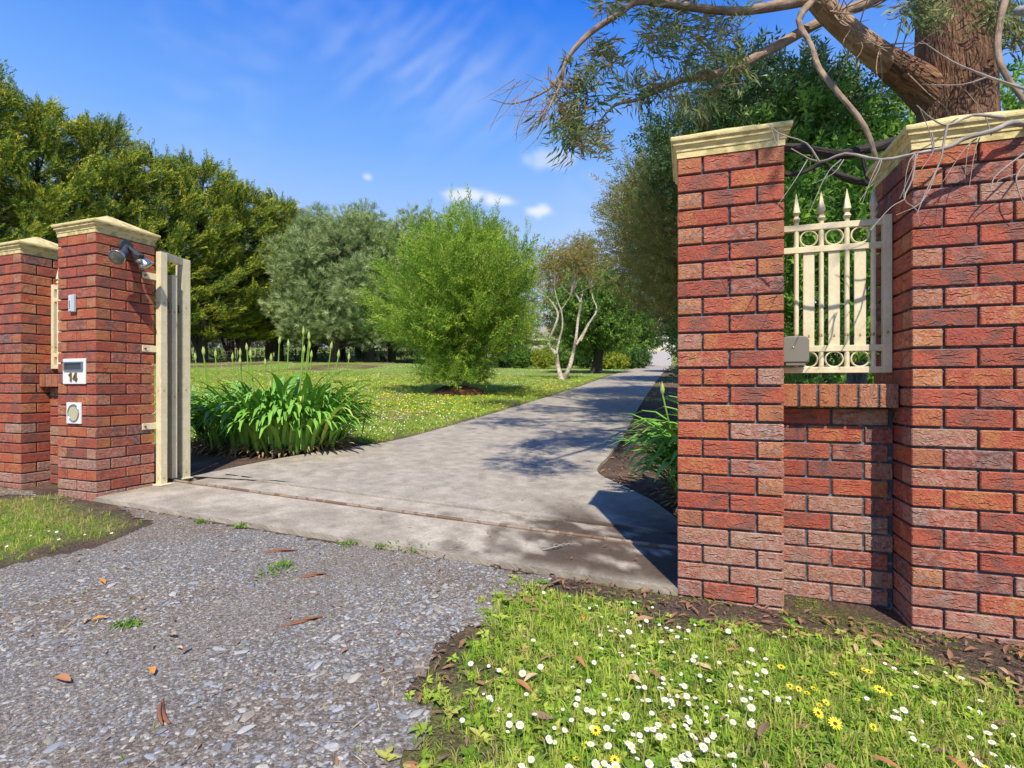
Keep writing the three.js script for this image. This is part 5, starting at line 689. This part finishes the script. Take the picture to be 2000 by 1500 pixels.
{
  const r = RNG(3200), T = [[], [], []], Tc = [[], [], []], K = [[], []], Kc = [[], []], Lw = [[], []], Lc = [[], []];
  const sow = (x, z, s, cols) => { const k = (r() * 3) | 0; T[k].push(TRS(x, gy(x, z) - 0.002, z, gauss(r) * 0.1, r() * 6.28, gauss(r) * 0.1, s)); Tc[k].push(tint(r, cols, 0.15)); };
  for (let k = 0; k < 34000; k++) { const x = rr(-0.9, 3.6, r), z = rr(-3.0, -0.5, r), q = grassAt(x, z); if (vOf(x, z) > -0.05 || r() > q * (0.45 + 0.75 * fbm(x * 6 + 4, z * 6, 2))) continue; if (r() < 0.3) { const m = (r() * 2) | 0; K[m].push(TRS(x, gy(x, z), z, gauss(r) * 0.15, r() * 6.28, gauss(r) * 0.15, rr(0.7, 1.5, r))); Kc[m].push(tint(r, GC, 0.15)); } else sow(x, z, rr(0.55, 1.15, r) * (0.6 + 0.5 * q), r() < 0.09 ? DRYC : GC); }
  for (let k = 0; k < 15000; k++) { const x = rr(-7, -1.8, r), z = rr(-5.2, -2.4, r), q = grassAt(x, z); if (vOf(x, z) > 0.1 || r() > q) continue; const dry = vOf(x, z) > -0.5 ? 0.8 : 0.2; sow(x, z, rr(0.4, 0.85, r), r() < dry ? DRYC : GC); }
  for (let k = 0; k < 9000; k++) { const x = rr(0.2, 3.0, r), z = rr(-3.2, -1.2, r); if (vOf(x, z) < 0.2 && !isGravel(x, z) && grassAt(x, z) < 0.6 && uOf(x, z) > 3.6 && fbm(x * 5 + 90, z * 5 + 6, 3) > 0.54) { const m = (r() * 2) | 0; if (r() < 0.7) { K[m].push(TRS(x, gy(x, z) - 0.002, z, gauss(r) * 0.2, r() * 6.28, gauss(r) * 0.2, rr(0.2, 0.55, r))); Kc[m].push(tint(r, [[148, 158, 66], [122, 140, 56], [166, 166, 84]], 0.15)); } else sow(x, z, rr(0.15, 0.4, r), GC); } }
  for (let k = 0; k < 1500; k++) { const x = rr(-3.6, 0.9, r), z = rr(-4.4, -0.9, r); if (isGravel(x, z) && fbm(x * 1.7 + 33, z * 1.7 + 8, 3) > 0.56) sow(x, z, rr(0.18, 0.42, r), GC); }
  for (let k = 0; k < 60000; k++) { const d = 5.6 + 26 * Math.pow(r(), 1.5), x = rr(-0.95, 0.42, r) * d, z = -d; if (vOf(x, z) < 0.4 || r() > grassAt(x, z)) continue; const m = (r() * 2) | 0; Lw[m].push(TRS(x, gy(x, z) - 0.005, z, 0, r() * 6.28, 0, rr(0.6, 1.1, r) * (0.75 + d * 0.03))); Lc[m].push(tint(r, fbm(x * 0.9 + 7, z * 0.9 + 3, 3) > 0.6 ? [...GC, ...DRYC] : GC, 0.12)); }
  const g = new THREE.Group(); g.name = 'grass'; scene.add(g); tag(g, 'green verge grass and clover outside the gateway', 'grass', null, 'stuff'); T.forEach((m, k) => instanced('blades', TUFT[k], grassMat, m, Tc[k], g)); K.forEach((m, k) => instanced('clover', CLOVER[k], grassMat, m, Kc[k], g));
  const l = new THREE.Group(); l.name = 'lawn_grass'; scene.add(l); tag(l, 'mown lawn grass beside the driveway', 'grass', null, 'stuff'); Lw.forEach((m, k) => instanced('blades', LAWN[k], grassMat, m, Lc[k], l));
  // lawn flowers too many to count
  const Y = [], Wt = []; for (let k = 0; k < 30000; k++) { const d = 6 + 44 * Math.pow(r(), 1.25), x = rr(-0.8, 0.35, r) * d, z = -d; if (r() > grassAt(x, z)) continue; const n = fbm(x * 0.35 + 3, z * 0.35 + 11, 3), s = 0.0075 + d * 0.00022, band = sstep(9, 12, d) * sstep(32, 25, d); if (n > 0.5 - 0.1 * band && d > 8 && r() < 0.05 + 0.42 * band) Y.push(TRS(x, gy(x, z) + 0.05 + 0.02 * r(), z, 0.5 + gauss(r) * 0.4, gauss(r) * 0.7, 0, s * 1.25)); else if (fbm(x * 0.5 + 50, z * 0.5 + 31, 3) > 0.5 && r() < 0.34) Wt.push(TRS(x, gy(x, z) + 0.045 + 0.02 * r(), z, 0.5 + gauss(r) * 0.4, gauss(r) * 0.7, 0, s)); }
  const disc = new THREE.CircleGeometry(1, 7).rotateX(-Math.PI / 2), f = new THREE.Group(); f.name = 'lawn_flowers'; scene.add(f); tag(f, 'sheets of tiny yellow and white flowers across the lawn', 'flowers', null, 'stuff');
  instanced('yellow_flowers', disc, new THREE.MeshStandardMaterial({ color: COL(246, 222, 40), roughness: 0.7, side: THREE.DoubleSide }), Y, null, f); instanced('white_flowers', disc, new THREE.MeshStandardMaterial({ color: COL(244, 244, 240), roughness: 0.7, side: THREE.DoubleSide }), Wt, null, f);
}
// ------------------------------------------------------------------ daisies, each its own flower
function pxh(x, y, h) { const dx = (x - 1000) / 1020, dy = -(y - 750) / 1020; let t = 0.4; while (1 + dy * t > gy(dx * t, -t) + h && t < 40) t += 0.004; return V(dx * t, gy(dx * t, -t), -t); }
{
  const r = RNG(3300), petal = (n, R0, R1, w, up) => merge([...Array(n)].map((_, k) => { const a = k / n * 6.2832, g = new THREE.BufferGeometry(); const P = [[R0, 0, -w * 0.4], [R0, 0, w * 0.4], [R0 + (R1 - R0) * 0.6, up, w], [R0 + (R1 - R0) * 0.6, up, -w], [R1, up * 0.8, 0]]; g.setAttribute('position', new THREE.Float32BufferAttribute(P.flat(), 3)); g.setIndex([0, 1, 2, 0, 2, 3, 3, 2, 4]); g.rotateY(a); g.computeVertexNormals(); return g; }));
  const white = new THREE.MeshStandardMaterial({ color: COL(246, 246, 242), roughness: 0.7, side: THREE.DoubleSide }), yel = new THREE.MeshStandardMaterial({ color: COL(236, 196, 40), roughness: 0.7, side: THREE.DoubleSide }), lemon = new THREE.MeshStandardMaterial({ color: COL(244, 226, 50), roughness: 0.7, side: THREE.DoubleSide }), black = new THREE.MeshStandardMaterial({ color: COL(70, 62, 30), roughness: 0.8 }), stemM = new THREE.MeshStandardMaterial({ color: COL(120, 146, 60), roughness: 0.8 });
  const wP = petal(18, 0.003, 0.0105, 0.0012, 0.0015), wC = new THREE.SphereGeometry(0.0038, 10, 6).scale(1, 0.55, 1), yP = petal(13, 0.004, 0.0165, 0.0019, 0.0015), yC = new THREE.SphereGeometry(0.0046, 10, 6).scale(1, 0.5, 1), cache = {};
  const make = (name, label, cat, group, P, C, pm, cm) => (x, y) => { const h = rr(0.045, 0.07, r), p = pxh(x, y, h); if (!cache[name]) { const g = thing(name, label, cat, [p.x, p.y, p.z], 0, group), hd = part('petals', P, pm, g); part('flower_centre', C, cm, g).position.y = 0.0562; hd.position.y = 0.055; part('stem', limb([V(0.006, -0.002, 0.004), V(0.003, 0.03, 0), V(0, 0.054, 0)], [0.0011, 0.001, 0.001], 5), stemM, g); cache[name] = g; } else copyOf(cache[name], [p.x, p.y, p.z]); const o = scene.children[scene.children.length - 1]; o.scale.setScalar(h / 0.055 * rr(0.55, 1.02, r)); o.rotation.set(rr(-0.15, 0.6, r), r() * 6.28, gauss(r) * 0.2, 'ZXY'); };
  const daisy = make('daisy', 'small white daisy with yellow centre in the verge grass', 'daisy', 'white daisies in the verge grass', wP, wC, white, yel), cape = make('capeweed_flower', 'yellow capeweed flower with dark centre in the verge grass', 'flower', 'yellow capeweed flowers in the verge grass', yP, yC, lemon, black);
  const c6 = '5,395 35,400 68,410 115,382 158,370 338,400 80,465 112,485 35,522 55,580 135,550 130,570 182,562 232,566 285,590 185,630 463,513 670,470 563,590 445,605 475,605 525,628 490,648 395,670 387,693 255,697 350,715 345,780 283,798 172,793 202,815 228,832 205,853 480,748 468,768 452,815 474,822 605,810 345,865 358,888 473,878 453,938 313,935 245,908 100,912 124,947 240,990 217,1017 183,1050 105,1055 105,1080 70,1087 18,1083 40,1120 68,1158 131,1132 382,1112 950,597 1127,550 1215,582 1275,630 1382,627 1550,652 1648,670 1120,748 1420,740 1480,793 1305,835 1253,875 1275,875 1282,912 1410,892 1350,960 1378,1010 1350,1070 1450,1060 1380,1155 1375,1190 1707,803 1675,830 1755,815 1918,950 1820,935 1100,1195 52,825 118,755 85,700 30,760 8,805 12,780';
  const c5 = '1318,320 1466,342 1545,347 1575,380 1610,373 1815,385 1812,412 1925,392 1635,443 1670,482 1757,467 1880,467 1968,475 1715,517 1768,525 1845,488 1860,510 1635,543 1690,545 1208,563 1250,585 1495,582 1748,577 1750,628 1750,670 1817,627 1848,633 1990,605 1625,638 1590,678 918,698 1015,715 1078,733 1300,712 1205,740 1480,742 1778,767 1843,717 1893,700 1890,753 1835,767 1870,800 1980,828 1950,830 1567,820 1515,845 1495,865 1488,893 1645,890 1860,862 1968,875 1890,908 1905,897 1225,858 985,868 1048,882 1018,912 1070,930 1553,922 1422,935 1562,972 1488,995 1655,980 1680,970 1775,955 1995,920 860,1025 1118,1003 1138,980 1183,1025 1112,1070 1275,995 1370,1037 1427,1048 1432,1082 1354,1085 1383,1122 1347,1143 1600,1045 1703,1090 1918,1078 1810,1127 1945,1030 1250,1235 1645,1222 1672,1247 1800,1260 1823,1245 1885,1225 1470,1275 1462,1300 1188,1302 1550,1290';
  const y6 = '650,597 680,673 733,693 740,662 815,740 790,765 865,800 797,825 857,840 912,883 938,645 1110,620 1127,655 1173,735 1242,740 1078,785 1135,907 1770,1135 1675,1170', y5 = '1545,1148 1512,1243 1618,1233 1705,1252 1612,1057';
  const each = (s, ox, oy, f) => s.split(' ').forEach((q) => { const [a, b] = q.split(',').map(Number); f(ox + a / 2.857, oy + b / 2.857); });
  each(c6, 1300, 1080, daisy); each(c5, 600, 1040, daisy); each(y6, 1300, 1080, cape); each(y5, 600, 1040, cape); for (const [x, y] of [[62, 1028], [95, 1030], [115, 1032], [168, 1035], [220, 1036], [66, 1040], [120, 1048], [20, 1062]]) daisy(x, y);
  for (let k = 0; k < 70;) { const x = rr(1000, 1980, r), y = rr(1190, 1490, r), p = px(x, y); if (grassAt(p.x, p.z) < 0.7 || fbm(p.x * 2.2 + 8, p.z * 2.2 + 3, 2) < 0.46) continue; daisy(x, y); k++; }
}
// ------------------------------------------------------------------ fallen leaves, bark, twigs, weeds
{
  const r = RNG(3400), curl = (L, W, s) => { const q = RNG(s), n = 5, P = [], I = []; for (let i = 0; i <= n; i++) { const t = i / n, w = W * Math.sin(Math.PI * Math.min(0.97, 0.06 + t * 0.94)) * 0.5, y = 0.012 * Math.sin(t * 3.1) + 0.1 * L * Math.pow(t - 0.5, 2) * 2; P.push((t - 0.5) * L, y + w * rr(0.2, 0.5, q), -w + 0.15 * L * Math.sin(t * 2.5) * 0.4, (t - 0.5) * L, y, 0.06 * L * Math.sin(t * 2.5), (t - 0.5) * L, y + w * rr(0.2, 0.5, q), w + 0.06 * L * Math.sin(t * 2.5)); } for (let i = 0; i < n; i++) for (const k of [0, 1]) { const a = i * 3 + k, b = a + 3; I.push(a, b, a + 1, a + 1, b, b + 1); } const g = new THREE.BufferGeometry(); g.setAttribute('position', new THREE.Float32BufferAttribute(P, 3)); g.setIndex(I); g.computeVertexNormals(); return g; };
  const G = [0, 1, 2, 3].map((k) => curl(0.075 + k * 0.012, 0.02 + k * 0.005, 3410 + k)), cols = [[168, 130, 92], [146, 106, 74], [190, 156, 112], [132, 104, 82], [172, 118, 76], [202, 178, 134]], mats = cols.map((c) => new THREE.MeshStandardMaterial({ color: COL(...c), roughness: 0.85, side: THREE.DoubleSide }));
  const leaf = (x, z, s = 1, m, where = 'grass') => { const o = solo('dry_leaf', G[(r() * 4) | 0], m ?? mats[(r() * 6) | 0], where === 'grass' ? 'curled dry brown gum leaf lying in the verge grass' : where === 'orange' ? 'bright orange fallen leaf lying on the bluestone gravel' : where === 'gravel' ? 'curled dry brown gum leaf lying on the bluestone gravel' : 'curled dry brown gum leaf lying on bare soil', 'dry leaf', 'fallen gum leaves'); o.position.set(x, gy(x, z) + (where === 'grass' ? 0.03 : 0.014), z); o.rotation.set(gauss(r) * 0.3, r() * 6.28, gauss(r) * 0.3, 'YXZ'); o.scale.setScalar(s * rr(0.75, 1.2, r)); };
  const orange = new THREE.MeshStandardMaterial({ color: COL(216, 140, 50), roughness: 0.8, side: THREE.DoubleSide });
  for (const [x, y] of [[296, 1324], [198, 1142], [194, 1219], [1137, 1215]]) { const p = px(x, y); leaf(p.x, p.z, 0.6, orange, 'orange'); }
  let n = 0; while (n < 56) { const x = rr(-0.6, 3.2, r), z = rr(-3, -0.95, r); if (vOf(x, z) > -0.05 || isGravel(x, z)) continue; leaf(x, z, 0.72, undefined, grassAt(x, z) > 0.5 ? 'grass' : 'bare'); n++; }
  n = 0; while (n < 18) { const x = rr(-3.4, 0.6, r), z = rr(-4, -1.2, r); if (!isGravel(x, z)) continue; leaf(x, z, 0.55, undefined, 'gravel'); n++; }
  // litter too small and plentiful to count
  const M = [[], []]; const lay = (x, z, s, dy = 0.006) => M[(r() * 2) | 0].push(TRS(x, gy(x, z) + dy, z, gauss(r) * 0.4, r() * 6.28, gauss(r) * 0.4, s));
  for (let k = 0; k < 5200; k++) { const x = rr(-0.6, 3.4, r), z = rr(-3.2, -0.9, r); if (vOf(x, z) > 0 || isGravel(x, z) || r() < grassAt(x, z) * 0.85) continue; lay(x, z, rr(0.15, 0.6, r), 0.01); }
  for (let k = 0; k < 700; k++) { const x = rr(-3.6, 0.7, r), z = rr(-4.4, -1, r); if (isGravel(x, z)) lay(x, z, rr(0.12, 0.4, r), 0.014); }
  for (let k = 0; k < 1500; k++) { const t = r(), e = EDGE_R[Math.min(9, (t * 6) | 0)], x = e.x + rr(0.02, 1.4, r), z = e.z + gauss(r) * 1.2; if (x > (edgeX(EDGE_R, z) ?? 99) + 0.02 && vOf(x, z) > 0.9) lay(x, z, rr(0.3, 0.9, r)); }
  const straw = []; for (let k = 0; k < 1500; k++) { const x = rr(-4, 0.8, r), z = rr(-4.4, -0.9, r); if (isGravel(x, z) && r() > trackAt(x, z) * 0.8 && fbm(x * 1.2 + 3, z * 1.2 + 44, 3) > 0.42) straw.push(TRS(x, gy(x, z) + 0.012, z, gauss(r) * 0.12, r() * 6.28, 0, rr(0.4, 1.5, r))); }
  for (let k = 0; k < 70; k++) { const s = Math.pow(r(), 0.5), p = gateP(s, rr(0.02, 1.6, r)); lay(p.x, p.z, rr(0.15, 0.4, r), 0.05); }
  const lg = new THREE.Group(); lg.name = 'leaf_litter'; scene.add(lg); tag(lg, 'fine brown leaf litter scattered over the bare soil', 'leaf litter', null, 'stuff'); instanced('litter', G[0], mats[3], M[0], null, lg); instanced('litter', G[2], mats[1], M[1], null, lg); instanced('straw', leafGeo(0.06, 0.0028, 0.06, 0), mats[5], straw, null, lg);
  // bark strips and twigs
  const barkM = new THREE.MeshStandardMaterial({ color: COL(138, 92, 68), roughness: 0.9, side: THREE.DoubleSide });
  [[590, 1217, 0.16, 0.6], [322, 1395, 0.15, -0.9], [545, 1080, 0.2, 0.2], [610, 1128, 0.13, 0.5], [1000, 1328, 0.1, 0.7]].forEach(([x, y, L, a], i) => { const p = px(x, y), o = solo('bark_strip', merge([limb([V(-L / 2, 0.008, 0), V(0, 0.012, 0.01), V(L / 2, 0.007, -0.005)], [0.004, 0.011, 0.005], 6, true, 0.3).scale(1, 0.5, 1), limb([V(-L * 0.3, 0.01, 0.006), V(L * 0.2, 0.014, 0.016), V(L / 2, 0.006, 0.012)], [0.003, 0.006, 0.003], 5, true, 0.3)]), barkM, ['torn red brown bark strip lying on the gravel', 'torn red brown bark strip lying on the gravel', 'long bark strip beside the concrete threshold edge', 'torn red brown bark strip lying on the gravel', 'short thick stick lying in the daisy grass'][i], 'bark strip', 'bark strips on the ground'); o.position.set(p.x, p.y + 0.004, p.z); o.rotation.y = a; });
  [[880, 1085, 0.34, 1.1, 'branching dead twig lying across the threshold edge'], [1090, 1085, 0.22, 0.5, 'thin forked twig lying on the dirty concrete'], [1075, 938, 0.2, 0.3, 'small bent twig lying on the driveway']].forEach(([x, y, L, a, label], i) => { const p = px(x, y), g = thing('fallen_twig', label, 'twig', [p.x, p.y + (i < 1 ? 0.02 : 0.045), p.z], a, 'twigs on the ground'), q = RNG(3500 + i); part('stem', limb([V(-L / 2, 0, 0), V(-L * 0.1, 0.012, 0.02), V(L * 0.2, 0.01, 0), V(L / 2, 0.005, 0.03)], [0.004, 0.003, 0.002, 0.001], 5), BARK.twig, g); for (let k = 0; k < 6; k++) { const s = V(rr(-0.2, 0.35, q) * L, 0.01, 0.01); part('side_twig', limb([s, s.clone().add(V(L * 0.12, 0.008, gauss(q) * L * 0.12)), s.clone().add(V(L * 0.26, 0.002, gauss(q) * L * 0.3))], [0.002, 0.0014, 0.0007], 4), BARK.twig, g); } });
  const weedM = leafMat(1, 0.35); weedM.color = COL(116, 156, 56);
  [[792, 1078, 0.1], [745, 1075, 0.05], [680, 1068, 0.055], [472, 1032, 0.06], [530, 1125, 0.09], [555, 1110, 0.05], [250, 1228, 0.045], [1245, 1140, 0.05], [820, 1080, 0.06], [395, 1024, 0.04]].forEach(([x, y, s], i) => { const p = px(x, y), q = RNG(3600 + i), g = thing('weed', ['leafy weed mound growing against the threshold edge', 'small leafy weed growing through the gravel'][[0, 2, 3, 1, 8].includes(i) ? 0 : 1], 'weed', [p.x, p.y, p.z], 0, 'weeds along the gravel'); part('leaves', merge([...Array(46)].map(() => put(leafGeo(rr(0.018, 0.036, q), rr(0.008, 0.014, q), 0.2, 0.15), V(gauss(q) * s * 0.9, rr(0.002, s * 0.45, q), gauss(q) * s * 0.7), V(gauss(q), rr(0, 1, q), gauss(q)), 1, q() * 6))), weedM, g); });
}

renderer.render(scene, camera);
